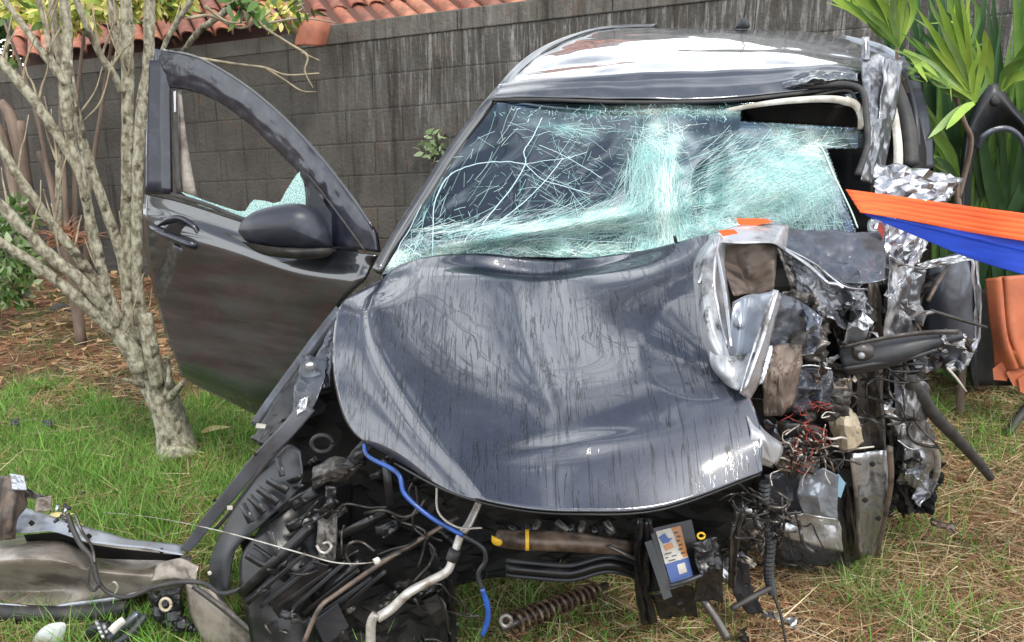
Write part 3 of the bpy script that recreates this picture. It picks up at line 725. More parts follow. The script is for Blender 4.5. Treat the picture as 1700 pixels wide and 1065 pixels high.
for i in range(84):
    x0 = rl.uniform(1560, 1760); x1 = x0 + rl.uniform(-150, 160); y0 = rl.uniform(590, 640); y1 = rl.uniform(-120, 260); Y = rl.uniform(3.92, 4.1)
    if x1 < 1545 and y1 > 60: x1 = 1560
    strap('strap_leaf', [(x0, y0, Y), (x0 * .7 + x1 * .3, (y0 + y1) / 2 + 30, Y + .02), ((x0 + x1 * 2) / 3, (y0 + 2 * y1) / 3 + 10, Y - .05), (x1, y1, Y - .12)], rl.uniform(13, 32), LM[0] if rl.random() < .75 else LM[1], flax, seed=i)
rb1 = P(1570, 130, 3.3)
cord = thing('cordyline', 'slender cane plant with bright yellow green leaf rosettes leaning over the car roof', 'plant', (P(1600, 640, 3.6).x, 3.6, 0))
tube('cane', [(Vector((P(1600, 640, 3.6).x, 3.6, 0)), .016), (1604, 500, 3.6, .015), (1590, 330, 3.55, .013), (1578, 255, 3.5, .012), (1500, 140, 3.35, .009), (1488, 60, 3.3, .006)], M['bark2'], cord)
tube('cane', [(1590, 330, 3.55, .012), (1612, 240, 3.5, .01), (1600, 200, 3.45, .009), (1572, 120, 3.4, .008)], M['bark2'], cord)
def rosette(cx, cy, Y, lst):
    for (tx, ty, w_, c) in lst:
        mx_, my_ = (cx + tx) / 2, (cy + ty) / 2
        mx_ += (ty - cy) * .06
        strap('strap_leaf', [(cx, cy, Y), (cx * .6 + tx * .4 + rl.uniform(-6, 6), cy * .6 + ty * .4 - 8, Y - .04), (cx * .25 + tx * .75, cy * .25 + ty * .75 - 3, Y - .1), (tx, ty, Y - .14)], w_ * .66, LM[c], cord)
        if w_ < 19: strap('strap_leaf', [(cx, cy, Y + .02), (cx * .6 + tx * .4 + rl.uniform(-16, 16), cy * .6 + ty * .4 - 2, Y), (cx * .25 + tx * .75 + rl.uniform(-16, 16), cy * .25 + ty * .75 + rl.uniform(-8, 8), Y - .04), (tx + rl.uniform(-26, 26), ty + rl.uniform(-22, 22), Y - .06)], w_ * .5, LM[rl.choice((1, 1, 2, 3))], cord); strap('strap_leaf', [(cx, cy, Y + .04), (cx * .6 + tx * .4 + rl.uniform(-20, 20), cy * .6 + ty * .4, Y + .03), (cx * .25 + tx * .75 + rl.uniform(-26, 26), cy * .25 + ty * .75 + rl.uniform(-16, 16), Y + .02), (tx + rl.uniform(-44, 44), ty + rl.uniform(-30, 40), Y)], w_ * .5, LM[rl.choice((0, 1, 2, 3))], cord)
rosette(1492, 78, 3.3, [(1376, -14, 16, 2), (1398, -30, 18, 2), (1420, -50, 16, 1), (1440, -40, 15, 2), (1466, -60, 15, 3), (1480, -60, 12, 2), (1395, -5, 14, 1), (1500, -50, 16, 2), (1516, -60, 14, 3), (1440, 20, 12, 1), (1425, 8, 14, 3), (1478, -20, 13, 3)])
rosette(1622, 168, 3.35, [(1512, 60, 15, 1), (1520, 10, 15, 2), (1548, -20, 16, 2), (1575, 0, 14, 2), (1580, -30, 15, 1), (1596, -10, 12, 2), (1540, 70, 13, 2), (1490, 82, 14, 3), (1560, 40, 16, 3), (1530, 118, 14, 2), (1500, 108, 12, 1), (1604, 60, 12, 2)])
rosette(1500, 82, 3.32, [(1560, 130, 12, 2), (1580, 150, 12, 1), (1540, 136, 13, 2), (1600, 152, 10, 3)])
rosette(1618, 170, 3.3, [(1540, 230, 20, 3), (1570, 215, 20, 2), (1640, 60, 16, 2)])
rosette(1645, 140, 3.4, [(1634, 48, 22, 2)])
rosette(1662, 150, 3.4, [(1700, 96, 26, 1), (1720, 60, 24, 1), (1716, 120, 24, 2)])
rosette(1590, 300, 3.5, [(1545, 205, 26, 1), (1525, 170, 24, 1), (1552, 260, 18, 0), (1515, 140, 20, 3)])
# ------------------------------------------------------------------ terracotta thing, right
tp = thing('terracotta_slab', 'cracked orange terracotta slab with broken foot leaning on the wall under the blue strap', 'slab', (P(1680, 630, 3.5).x, 3.5, 0))
sheet('slab', [[(1638, 462, 3.52), (1665, 459, 3.47), (1700, 456, 3.47), (1760, 452, 3.5)], [(1644, 510, 3.5), (1668, 512, 3.45), (1702, 508, 3.46), (1760, 505, 3.5)], [(1650, 570, 3.5), (1676, 572, 3.42), (1706, 560, 3.46), (1760, 560, 3.5)], [(1652, 618, 3.5), (1690, 612, 3.44), (1716, 606, 3.46), (1760, 615, 3.5)]], M['tarp'], tp, thick=.02, disp=lambda p, u, v: .012 * noise.noise(p * 7) - .02 * math.exp(-((u - .32 - .05 * v) / .03) ** 2))
for i, q in enumerate(([(1648, 612), (1662, 600), (1676, 612), (1672, 632), (1650, 630)], [(1670, 618), (1690, 606), (1712, 620), (1706, 640), (1682, 640)], [(1690, 628), (1712, 616), (1730, 640), (1716, 662), (1694, 650)])):
    plate('broken_piece', q, M['tarp'], tp, Y=3.46 - .01 * i, t=.02)

# ------------------------------------------------------------------ grass and straw
def blocked(x, y):
    return False
def field(n, fn):
    """n random ground points kept where fn(x, y) (0..1) says"""
    out_ = []
    while len(out_) < n:
        m_ = 40000; x = rng.uniform(-3.2, 3.0, m_); y = rng.uniform(1.7, 6.6, m_)
        k = np.array([fn(a, b) for a, b in zip(x, y)]); s = rng.random(m_) < k
        s &= (y < WA + WB * x - .03) & (abs(x) < y * .74)
        out_ += list(zip(x[s], y[s]))
        
    return np.array(out_[:n])
def gn(x, y, s, o=0): return noise.noise(Vector((x * s, y * s, o)))
def near_w(y): return min(1, (3.2 / y) ** 2.2)
# boundary of the green: left of the car and nearer than the bare bed
def green(x, y):
    edge = 4.05 + .35 * gn(x, y, 1.6) + .3 * x * 0
    edge += .25 * max(0, -x - 1.0) * -1
    k = 1.0 if y < edge else 0.04
    t = .5 + gn(x, y, 3.2, 4) * 1.2
    if x < -.1: return max(0, min(1, .35 + t)) * k * near_w(y)
    if x < .6: return .3 * near_w(y)
    return (.13 if gn(x, y, 2.6, 9) > .08 else .02) * near_w(y)
def dry(x, y):
    if x > .3: return 1.0 * near_w(y)
    if x > -.3: return .6 * near_w(y)
    return (.05 + (.5 if gn(x, y, 3.2, 4) < -.15 else 0) + (.07 if y > 3.95 else 0)) * near_w(y)
def blades(name, pts, lo, hi, wlo, whi, cols, lean, m, flat=False, label=None):
    n = len(pts); a = rng.uniform(0, 2 * math.pi, n)
    z = np.array([hgt(p[0], p[1]) for p in pts])
    base = np.column_stack([pts, z - .004])
    if flat:
        el = rng.uniform(-.02, .30, n); d = np.column_stack([np.cos(a) * np.cos(el), np.sin(a) * np.cos(el), np.sin(el)]); base[:, 2] += rng.uniform(.004, .03, n)
    else:
        ln_ = rng.uniform(0, lean, n); d = np.column_stack([np.cos(a) * ln_, np.sin(a) * ln_, np.ones(n)]); d /= np.linalg.norm(d, axis=1, keepdims=True)
    b2 = rng.uniform(0, 2 * math.pi, n)
    s = np.column_stack([np.cos(b2), np.sin(b2), np.zeros(n)])
    if flat: s = np.cross(d, rng.normal(size=(n, 3))); s /= np.linalg.norm(s, axis=1, keepdims=True)
    ln = rng.uniform(lo, hi, n); k = .22 if flat else .55
    bend = np.column_stack([np.cos(a) * ln * k * rng.random(n), np.sin(a) * ln * k * rng.random(n), -ln * (.02 if flat else .28) * rng.random(n)])
    cols = np.array(cols); cc = cols[rng.integers(0, len(cols), n)] * rng.uniform(.65, 1.3, (n, 1))
    o = ribbons(name, base, d, s, ln, rng.uniform(wlo, whi, n), cc, bend, m, kind='stuff')
    return o
gp = field(88000, green)
blades('grass', gp, .03, .085, .0028, .0055, [(.12, .28, .035), (.17, .36, .05), (.22, .42, .08), (.09, .19, .03), (.25, .38, .10), (.32, .33, .14)], .75, M['grass'])
gq = field(3500, lambda x, y: 1.0 * near_w(y) if (x < -.2 and y < 4 and gn(x, y, 5, 2) > .12) or (x > .4 and gn(x, y, 4, 7) > .3) else 0)
blades('long_grass', gq, .09, .17, .003, .006, [(.16, .36, .05), (.24, .44, .09), (.12, .26, .03)], .8, M['grass'])
dp = field(68000, dry)
blades('dry_straw', dp, .03, .13, .0015, .0038, [(.46, .33, .17), (.56, .42, .24), (.35, .22, .11), (.25, .13, .07), (.62, .5, .32), (.38, .17, .09)], 0, M['straw'], flat=True)
lp = field(1300, lambda x, y: (1 if y > 3.7 and x < -.6 else .04))
blades('fallen_leaves', lp, .04, .10, .012, .026, [(.42, .25, .13), (.5, .34, .18), (.25, .13, .08), (.33, .18, .1)], 0, M['straw'], flat=True)
wp_ = field(1500, lambda x, y: 1 if x > 1.15 and y > 3.0 else 0)
blades('weeds', wp_, .03, .08, .010, .022, [(.06, .14, .03), (.10, .2, .04), (.08, .16, .05)], .9, M['leaf'])
for (x, y, lab) in ((100, 856, 'pale dry leaf lying on the green grass behind the torn panel'), (360, 712, 'yellowed leaf lying on the grass right beside the trunk')):
    g_ = G(x, y, .06)
    o = strap('dry_leaf', [(x - 26, y + 5, g_.y), (x - 6, y - 2, g_.y), (x + 24, y - 4, g_.y + .01)], 9, leafm('dry_leaf', (.6, .48, .22), (.5, .42, .16)), None)
    tag(o, lab, 'leaf')

# tufts in the straw on the right, long pale straws, glass crumbs
tf = []
for (x, y, n_, r_) in ((1400, 985, 70, .05), (1450, 1000, 120, .05), (1490, 1040, 120, .06), (1380, 930, 60, .03), (1500, 930, 60, .06), (1560, 850, 60, .09), (1600, 760, 160, .12), (1660, 700, 160, .14), (1600, 700, 140, .1), (880, 1010, 160, .10), (760, 1000, 120, .08), (1640, 980, 60, .1), (1430, 950, 70, .03)):
    g_ = G(x, y); q_ = rng.normal(size=(n_, 2)) * r_ + np.array([g_.x, g_.y]); tf.append(q_)
blades('grass_tufts', np.concatenate(tf), .06, .15, .003, .0055, [(.16, .34, .06), (.28, .44, .12), (.12, .24, .04), (.42, .42, .2)], .9, M['grass'])
ls = field(5200, lambda x, y: near_w(y) * (1 if x > .35 else (.12 if y < 3.8 else .03)))
blades('long_straw', ls, .09, .20, .0028, .0052, [(.56, .42, .24), (.64, .52, .34), (.44, .30, .17), (.36, .2, .12)], 0, M['straw'], flat=True)
def crumbs(name, n, cx, cy, sx, sy, s0, m):
    V, F = [], []
    for i in range(n):
        x, y = rl.gauss(cx, sx), rl.gauss(cy, sy)
        if y > WA + WB * x - .1 or y < 1.5: continue
        c = Vector((x, y, hgt(x, y) + rl.uniform(.004, .02))); s = s0 * rl.uniform(.5, 1.4); k = len(V)
        for a in range(6): V.append(tuple(c + Vector((rl.uniform(-1, 1), rl.uniform(-1, 1), rl.uniform(-1, 1))) * s))
        F += [(k, k + 1, k + 2), (k, k + 2, k + 3), (k + 1, k + 3, k + 4), (k + 2, k + 4, k + 5), (k, k + 4, k + 5), (k + 1, k + 5, k + 3)]
    return mk(name, V, F, m, None, kind='stuff')
crumbs('glass_crumbs', 420, .5, 2.3, .8, .4, .005, mat('crumb_glass', (.6, .78, .76), .2, spec=.6))
crumbs('plastic_crumbs', 260, 0, 2.4, 1.2, .5, .010, M['plastic'])
# ================================================================== the wrecked car
CL = (.55, 3.0, 0)
car = thing('wrecked_car', 'crushed dark grey hatchback with shattered windscreen and open front door', 'car', CL)
# ---- roof
def roof_d(p, u, v):
    d = .004 * noise.noise(p * 4) + .0025 * noise.noise(p * 11)
    a = math.exp(-(((u - .22) / .16) ** 2 + ((v - .47) / .07) ** 2)); d -= .012 * a
    a = math.exp(-(((u - .42) / .10) ** 2 + ((v - .36) / .05) ** 2)); d -= .010 * a
    a = math.exp(-(((u - .68) / .10) ** 2 + ((v - .55) / .05) ** 2)); d -= .008 * a
    d += .010 * math.exp(-((v - .70 - .04 * math.sin(u * 7)) / .05) ** 2)
    return d
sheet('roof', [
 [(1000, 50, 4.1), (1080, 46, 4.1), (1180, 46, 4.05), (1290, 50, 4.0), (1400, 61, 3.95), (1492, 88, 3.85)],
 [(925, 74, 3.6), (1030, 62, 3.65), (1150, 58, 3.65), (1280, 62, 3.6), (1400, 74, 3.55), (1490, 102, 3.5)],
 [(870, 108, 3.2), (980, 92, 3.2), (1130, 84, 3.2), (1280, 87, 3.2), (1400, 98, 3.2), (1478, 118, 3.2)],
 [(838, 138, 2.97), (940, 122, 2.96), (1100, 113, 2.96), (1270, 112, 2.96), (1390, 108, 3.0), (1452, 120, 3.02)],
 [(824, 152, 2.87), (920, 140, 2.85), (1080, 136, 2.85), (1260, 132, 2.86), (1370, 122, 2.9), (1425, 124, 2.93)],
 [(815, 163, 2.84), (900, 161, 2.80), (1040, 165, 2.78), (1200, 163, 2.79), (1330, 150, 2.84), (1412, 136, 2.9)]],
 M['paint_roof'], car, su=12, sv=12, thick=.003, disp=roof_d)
tube('header_seal', [(812, 166, 2.83, .004), (900, 165, 2.79, .0045), (1040, 169, 2.77, .005), (1200, 167, 2.78, .005), (1330, 154, 2.83, .006), (1400, 144, 2.88, .004)], M['rubber'], car)
# ---- roof rail and near pillar: outer painted strip with an inner seal
rail = [(627, 452, 2.40), (660, 392, 2.48), (700, 328, 2.57), (755, 243, 2.70), (820, 160, 2.86), (868, 106, 3.2), (924, 71, 3.6), (1000, 48, 4.12), (1090, 43, 4.25)]
def strip(name, path, w0, w1, m, parent, Yo=0, thick=.01, bul=.5, sub=6):
    rows = []
    k = len(path)
    for i, (x, y, Y) in enumerate(path):
        a = path[max(0, i - 1)]; b = path[min(k - 1, i + 1)]
        tx, ty = b[0] - a[0], b[1] - a[1]; l_ = math.hypot(tx, ty) or 1
        nx, ny = -ty / l_, tx / l_; w_ = w0 + (w1 - w0) * i / (k - 1)
        rows.append([(x - nx * w_ / 2, y - ny * w_ / 2, Y + Yo), (x, y, Y + Yo - bul * w_ * Y / FPX * .5), (x + nx * w_ / 2, y + ny * w_ / 2, Y + Yo)])
    return sheet(name, rows, m, parent, su=4, sv=sub, thick=thick)
strip('pillar', rail, 16, 4, M['door_paint'], car, thick=.02)
strip('pillar_seal', [(x + 9, y + 5, Y) for x, y, Y in rail[:5]], 4, 3, M['rubber'], car, Yo=-.004, thick=.008)
# roof aerial
aer = tube('aerial', [(1232, 46, 3.98, .006), (1236, 22, 3.96, .004), (1241, 0, 3.95, .0035), (1250, -40, 3.94, .002)], M['rubber'], car)
dome('aerial_base', [(1218, 47), (1226, 36), (1234, 27), (1240, 30), (1244, 46)], M['plastic_grey'], aer, Y=3.97, bulge=.015, back=.03)
# ---- body shell behind
pA = P(622, 460, 2.5)
def wpt(x, y, z): return Vector((x, y, z))
def wsheet(name, rows, m, su=4, sv=4, thick=.004, disp=None):
    g = np.array([[tuple(p) for p in r] for r in rows]); g = np.array([curve(r, su) for r in g]); g = np.array([curve(g[:, c], sv) for c in range(g.shape[1])]).transpose(1, 0, 2)
    if disp: g = g + np.array([[tuple(disp(Vector(q))) for q in r] for r in g])
    o = mk(name, g.reshape(-1, 3), gfaces(*g.shape[:2]), m, car, smooth=True); solid(o, thick, 0); return o
rl0, rl1 = P(820, 160, 2.9), P(1000, 50, 4.12)
rr0, rr1 = P(1478, 118, 3.1), P(1492, 90, 3.85)
wsheet('side_panel', [[wpt(-.36, 2.48, .90), wpt(-.12, 3.1, .93), wpt(.1, 3.7, .97), wpt(.33, 4.35, 1.0)],
                      [wpt(-.42, 2.5, .62), wpt(-.18, 3.1, .62), wpt(.04, 3.7, .64), wpt(.27, 4.4, .66)],
                      [wpt(-.38, 2.5, .26), wpt(-.14, 3.1, .26), wpt(.08, 3.7, .3), wpt(.30, 4.4, .34)]], M['door_paint'])
wsheet('side_window', [[rl0 + Vector((-.01, .05, -.03)), (rl0 + rl1) / 2 + Vector((-.02, 0, -.02)), rl1 + Vector((-.02, 0, -.04))],
                       [wpt(-.28, 2.8, .92), wpt(.02, 3.5, .95), wpt(.30, 4.25, 1.0)]], M['satin_black'])
wsheet('tailgate', [[rl1 + Vector((0, 0, -.02)), (rl1 + rr1) / 2 + Vector((0, .1, 0)), rr1 + Vector((0, .05, -.02))],
                    [wpt(.34, 4.38, 1.02), wpt(.98, 4.36, 1.02), wpt(1.66, 4.04, 1.02)],
                    [wpt(.34, 4.45, .5), wpt(1.0, 4.42, .5), wpt(1.70, 4.08, .5)]], M['door_paint'])
wsheet('far_side_panel', [[wpt(1.34, 2.95, .93), wpt(1.52, 3.4, .95), wpt(1.66, 3.95, 1.0)],
                      [wpt(1.38, 2.95, .6), wpt(1.58, 3.4, .6), wpt(1.72, 4.0, .62)],
                      [wpt(1.34, 2.95, .26), wpt(1.54, 3.4, .26), wpt(1.68, 4.0, .34)]], M['door_paint'])
wsheet('floor_pan', [[wpt(-.35, 2.6, .30), wpt(1.15, 2.65, .30)], [wpt(.3, 4.3, .34), wpt(1.65, 4.0, .34)]], M['dark'])
for (x, y) in ((.22, 3.95), (1.55, 3.62)):
    wl = bpy.data.objects.new('wheel', None); COL.objects.link(wl); wl.parent = car; wl.location = Vector((x, y, .29)) - car.location
    ax = Vector((.95, -.3, 0)).normalized()
    for nm, r, h, m_ in (('tyre', .29, .19, M['rubber']), ('rim', .2, .2, M['silver'])):
        c = Vector((x, y, .29))
        tube(nm, [(c - ax * h / 2, r * .9), (c - ax * h * .4, r), (c + ax * h * .4, r), (c + ax * h / 2, r * .9)], m_, wl, n=2, sides=28)
# cabin
box('dashboard', (.30, 2.66, .80), (1.2, .3, .2), M['dark'], car, rot=(0, 0, -.12), bev=.04)
wsheet('headliner', [[P(830, 176, 2.95), P(1120, 176, 2.95), P(1430, 150, 3.0)], [P(1000, 66, 4.05), P(1240, 60, 4.0), P(1480, 104, 3.8)]], M['seat'])
for sx in (.12, .78):
    st = box('seat', (sx + .1, 3.25, .55), (.46, .5, .14), M['seat'], car, rot=(0, 0, -.3), bev=.05)
    box('backrest', (sx + .2, 3.52, .86), (.44, .14, .6), M['seat'], st if False else car, rot=(-.2, 0, -.3), bev=.06)
    box('headrest', (sx + .22, 3.56, 1.22), (.24, .1, .16), M['seat'], car, rot=(-.1, 0, -.3), bev=.04)
tube('steering_wheel', [(P(1150 + 70 * math.cos(a), 330 + 62 * math.sin(a), 2.75 - .05 * math.sin(a)), .012) for a in np.linspace(0, 2 * math.pi, 17)], M['rubber'], car, n=2)

# ---- windscreen: a real bowed and folded pane
def wsY(x, y):
    t = (y - 160) / 280.0
    Y = 2.87 - .47 * t
    s = (x - 1020) / 400.0
    Y -= .05 * (1 - s * s)                                      # bow
    g = lambda cx, cy, sx, sy, a=0: math.exp(-((((x - cx) * math.cos(a) + (y - cy) * math.sin(a)) / sx) ** 2 + ((-(x - cx) * math.sin(a) + (y - cy) * math.cos(a)) / sy) ** 2))
    Y -= .09 * g(880, 382, 170, 14, -.16)                       # folded ridge
    Y -= .10 * g(1100, 300, 42, 90, .15)                        # standing fold
    Y -= .13 * g(1290, 300, 110, 60, .1)
    Y += .07 * g(1010, 395, 70, 22, 0) + .06 * g(1180, 300, 22, 70, .2)
    Y += .05 * g(900, 420, 120, 14, 0)
    Y += .006 * math.sin(x * .06 + y * .09) * g(1100, 330, 300, 80) + .010 * noise.noise(Vector((x * .02, y * .03, 1))) * (1 if x > 850 and y > 290 else .1)
    return Y
ws = bpy.data.objects.new('windscreen', None); COL.objects.link(ws); ws.parent = car
def lerp(a, b, t): return a + (b - a) * t
def pl(xs, ys, x): return float(np.interp(x, xs, ys))
def wsmap(s, t):
    # left edge is the pillar, right edge is the torn side
    xl = pl([0, .3, .6, 1], [826, 757, 704, 634], t); xr = pl([0, .35, .6, 1], [1432, 1440, 1436, 1432], t)
    yt = pl([0, .3, .6, .8, 1], [168, 172, 170, 166, 152], s); yb = pl([0, .1, .3, .6, .8, 1], [455, 436, 424, 428, 405, 392], s)
    x = lerp(xl, xr, s); y = lerp(yt, yb, t); return x, y
nr, nc = 150, 280
v = []; cz = []
def dens(x, y):
    """how finely the laminated glass is crazed at a place"""
    g = lambda cx, cy, sx, sy, a=0: math.exp(-((((x - cx) * math.cos(a) + (y - cy) * math.sin(a)) / sx) ** 2 + ((-(x - cx) * math.sin(a) + (y - cy) * math.cos(a)) / sy) ** 2))
    d = .9 * g(850, 390, 130, 9, -.24) + .75 * g(985, 368, 90, 14, -.3) + .6 * g(960, 415, 190, 15) + 1.0 * g(1088, 275, 34, 62, .1) + .8 * g(1110, 380, 80, 24) + .95 * g(1250, 320, 110, 46, -.25) + .7 * g(1325, 290, 44, 60)
    d += .45 * g(655, 428, 18, 20) + .25 * g(700, 340, 6, 70, .62) + .3 * g(930, 210, 46, 8, .2) + .30 * g(1180, 184, 200, 8) + .10 * g(1300, 225, 130, 14)
    d *= max(0, 1 - .8 * g(1005, 397, 60, 9, -.08) - .55 * g(1165, 290, 14, 60, .15) - .5 * g(1180, 345, 60, 10, -.3) - .5 * g(1240, 290, 14, 50, .1))
    d *= .55 + .9 * max(0, min(1, .5 + 1.4 * noise.noise(Vector((x * .035, y * .05, 4)))))
    return min(1, d)
for i in range(nr):
    for j in range(nc):
        x, y = wsmap(j / (nc - 1), i / (nr - 1)); p = P(x, y, wsY(x, y)); v.append(p); cz.append(dens(x, y))
# the torn edge: faces inside the hole at the upper right corner are left out
fs = []
for i in range(nr - 1):
    for j in range(nc - 1):
        x, y = wsmap((j + .5) / (nc - 1), (i + .5) / (nr - 1))
        if x > 1230 and y < 200 + (x - 1230) * .06 and y > 172 - (x - 1230) * .05: continue
        if x > 1374 + (y - 250) * .36 and y > 245: continue
        fs.append((i * nc + j, i * nc + j + 1, (i + 1) * nc + j + 1, (i + 1) * nc + j))
def glass_mat():
    m = bpy.data.materials.new('shattered_glass'); m.use_nodes = True; t = m.node_tree; b = t.nodes['Principled BSDF']; l = t.links
    a = t.nodes.new('ShaderNodeAttribute'); a.attribute_name = 'craze'
    tcn = t.nodes.new('ShaderNodeTexCoord')
    def nn(s, d=6, r=.6, mp_=None):
        n = t.nodes.new('ShaderNodeTexNoise'); n.inputs['Scale'].default_value = s; n.inputs['Detail'].default_value = d; n.inputs['Roughness'].default_value = r; l.new(tcn.outputs['Object'], n.inputs[0]); return n.outputs[0]
    def vor(s):
        n = t.nodes.new('ShaderNodeTexVoronoi'); n.feature = 'DISTANCE_TO_EDGE'; n.inputs['Scale'].default_value = s; l.new(tcn.outputs['Object'], n.inputs[0])
        k = t.nodes.new('ShaderNodeMapRange'); k.inputs[1].default_value = .0; k.inputs[2].default_value = .16; k.inputs[3].default_value = 1; k.inputs[4].default_value = 0; l.new(n.outputs['Distance'], k.inputs[0]); return k.outputs[0]
    def math_(op, x, y):
        n = t.nodes.new('ShaderNodeMath'); n.operation = op; n.use_clamp = True
        for i_, q in ((0, x), (1, y)):
            if isinstance(q, float): n.inputs[i_].default_value = q
            else: l.new(q, n.inputs[i_])
        return n.outputs[0]
    cells = math_('MAXIMUM', vor(170.0), math_('MULTIPLY', vor(60.0), .8))
    patchy = math_('MULTIPLY', nn(16, 8, .7), 1.25)
    f1 = math_('MULTIPLY', a.outputs['Fac'], math_('ADD', math_('MULTIPLY', cells, .75), .28))
    f2 = math_('MULTIPLY', f1, patchy)
    f2 = math_('MULTIPLY', f2, 2.3)
    # glass: dark tinted, sees through
    gl = t.nodes.new('ShaderNodeBsdfGlossy'); gl.inputs['Roughness'].default_value = .03; gl.inputs[0].default_value = (.8, .9, 1, 1)
    tr = t.nodes.new('ShaderNodeBsdfTransparent'); tr.inputs[0].default_value = (.34, .42, .47, 1)
    fr = t.nodes.new('ShaderNodeFresnel'); fr.inputs[0].default_value = 2.2
    m1 = t.nodes.new('ShaderNodeMixShader'); l.new(fr.outputs[0], m1.inputs[0]); l.new(tr.outputs[0], m1.inputs[1]); l.new(gl.outputs[0], m1.inputs[2])
    b.inputs['Roughness'].default_value = .35
    mc = t.nodes.new('ShaderNodeMix'); mc.data_type = 'RGBA'; mc.inputs[6].default_value = (.30, .56, .54, 1); mc.inputs[7].default_value = (.74, .86, .78, 1)
    kk = t.nodes.new('ShaderNodeMapRange'); kk.inputs[1].default_value = .42; kk.inputs[2].default_value = .62; l.new(nn(7), kk.inputs[0]); l.new(kk.outputs[0], mc.inputs[0]); l.new(mc.outputs[2], b.inputs['Base Color'])
    m2 = t.nodes.new('ShaderNodeMixShader'); l.new(f2, m2.inputs[0]); l.new(m1.outputs[0], m2.inputs[1]); l.new(b.outputs[0], m2.inputs[2])
    l.new(m2.outputs[0], t.nodes['Material Output'].inputs[0])
    return m
M['glass'] = glass_mat()
go = mk('glass', v, fs, M['glass'], ws, smooth=True)
at = go.data.attributes.new('craze', 'FLOAT', 'POINT'); at.data.foreach_set('value', np.array(cz, dtype=np.float32))
solid(go, .005, 1)
# crack strands lying in the pane
M['strand'] = attr_mat('crack_strand', .35, .3, .5)
rs = random.Random(21)
def on_pane(x, y):
    if x > 1366 + (y - 250) * .36 and y > 245: return False
    if y < 170 or x > 1425: return False
    if x > 1215 and y < 212: return False
    yb = pl([634, 715, 870, 1110, 1270, 1432], [455, 436, 424, 428, 405, 392], x)
    xl = pl([168, 250, 340, 455], [826, 757, 704, 634], y)
    return y < yb - 1 and x > xl + 2
def strands(name, lines, m):
    """lines: list of (pixel polyline, width m, colour): flat ribbons on the glass surface"""
    V, F, Cc = [], [], []
    off = np.array(wloc(ws))
    for pts, wd_, col in lines:
        W = [P(x, y, wsY(x, y) - .006) for x, y in pts]
        k0 = len(V)
        for i, q in enumerate(W):
            t = (W[min(i + 1, len(W) - 1)] - W[max(i - 1, 0)]); vw = (q - Vector((0, 0, CAM_H)))
            s = t.cross(vw); s = s.normalized() * wd_ * .5 if s.length > 1e-9 else Vector((wd_ / 2, 0, 0))
            V += [tuple(np.array(q - s) - off), tuple(np.array(q + s) - off)]; Cc += [(*col, 1), (*col, 1)]
        for i in range(len(W) - 1): a = k0 + 2 * i; F.append((a, a + 1, a + 3, a + 2))
    me = bpy.data.meshes.new(name); me.from_pydata(V, [], F); at_ = me.color_attributes.new('tint', 'FLOAT_COLOR', 'POINT')
    at_.data.foreach_set('color', np.array(Cc, dtype=np.float32).ravel()); me.materials.append(m)
    o = bpy.data.objects.new(name, me); COL.objects.link(o); o.parent = ws; o['kind'] = 'stuff'; return o
def cy():
    k = rs.uniform(.55, 1.1); c = rs.choice([(.40, .68, .66), (.50, .76, .73), (.66, .84, .80), (.32, .58, .56)]); return tuple(k * q for q in c)
lines = []
# each zone: centre of the fan, where strands start, length, angle spread
def fan(cx, cy_, rx, ry, ang, spread, ln, n, w_=(.0006, .0016), curl=.25):
    for _ in range(n):
        x = rs.gauss(cx, rx); y = rs.gauss(cy_, ry); a = ang + rs.gauss(0, spread); L_ = ln * rs.uniform(.3, 1.3); pts = []; c = rs.gauss(0, curl)
        if not on_pane(x, y): continue
        for k in range(6):
            if not on_pane(x, y): break
            pts.append((x, y)); a += c / 6 + rs.gauss(0, .06); x += math.cos(a) * L_ / 5; y += math.sin(a) * L_ / 5
        if len(pts) > 1: lines.append((pts, rs.uniform(*w_), cy()))
W1 = (.0004, .0010)
fan(860, 388, 90, 7, -.24, .08, 80, 260, W1)
fan(980, 362, 55, 9, -.35, .2, 70, 140, W1)
fan(960, 412, 150, 12, .1, 1.2, 26, 520, W1)
fan(900, 408, 110, 10, -.9, .5, 40, 150, W1)
fan(1088, 270, 22, 40, 1.5, .2, 60, 300, W1)
fan(1062, 290, 12, 40, 1.8, .15, 60, 150, W1)
fan(1110, 380, 50, 20, .1, 1.2, 34, 420, W1)
fan(1230, 305, 55, 30, -.42, .18, 90, 420, W1)
fan(1300, 285, 45, 25, .3, .3, 70, 240, W1)
fan(1335, 310, 26, 36, 1.25, .15, 80, 260, W1)
fan(1260, 352, 70, 16, -.2, .5, 60, 260, W1)
fan(935, 211, 34, 6, .22, .25, 40, 60, W1)
fan(1180, 186, 170, 7, .0, 1.5, 7, 420, (.0006, .0016))
fan(1250, 215, 110, 12, .1, 1.5, 6, 150, (.0003, .0008))
fan(665, 425, 20, 14, 1.0, 1.2, 22, 170, W1)
fan(700, 345, 6, 46, 2.1, .12, 36, 60, W1)
fan(740, 270, 5, 36, 2.15, .08, 40, 30, W1)
fan(790, 414, 60, 9, 1.2, .8, 20, 120, W1)
fan(860, 330, 70, 45, -.3, .9, 16, 70, W1)
fan(980, 250, 60, 40, .4, .9, 18, 110, W1)
fan(1118, 345, 6, 30, 1.55, .08, 60, 160, (.0006, .0012))
fan(905, 310, 60, 50, .5, .15, 60, 22, W1)
fan(860, 300, 60, 60, -.95, .15, 70, 22, W1)
fan(700, 380, 20, 40, 1.4, .6, 30, 60, W1)
base_cy = cy
cy = lambda: (.80, .90, .84)
fan(1108, 330, 10, 40, 1.5, .12, 50, 150, (.0006, .0014))
fan(1090, 225, 22, 14, .4, .5, 30, 60, (.0005, .0012))
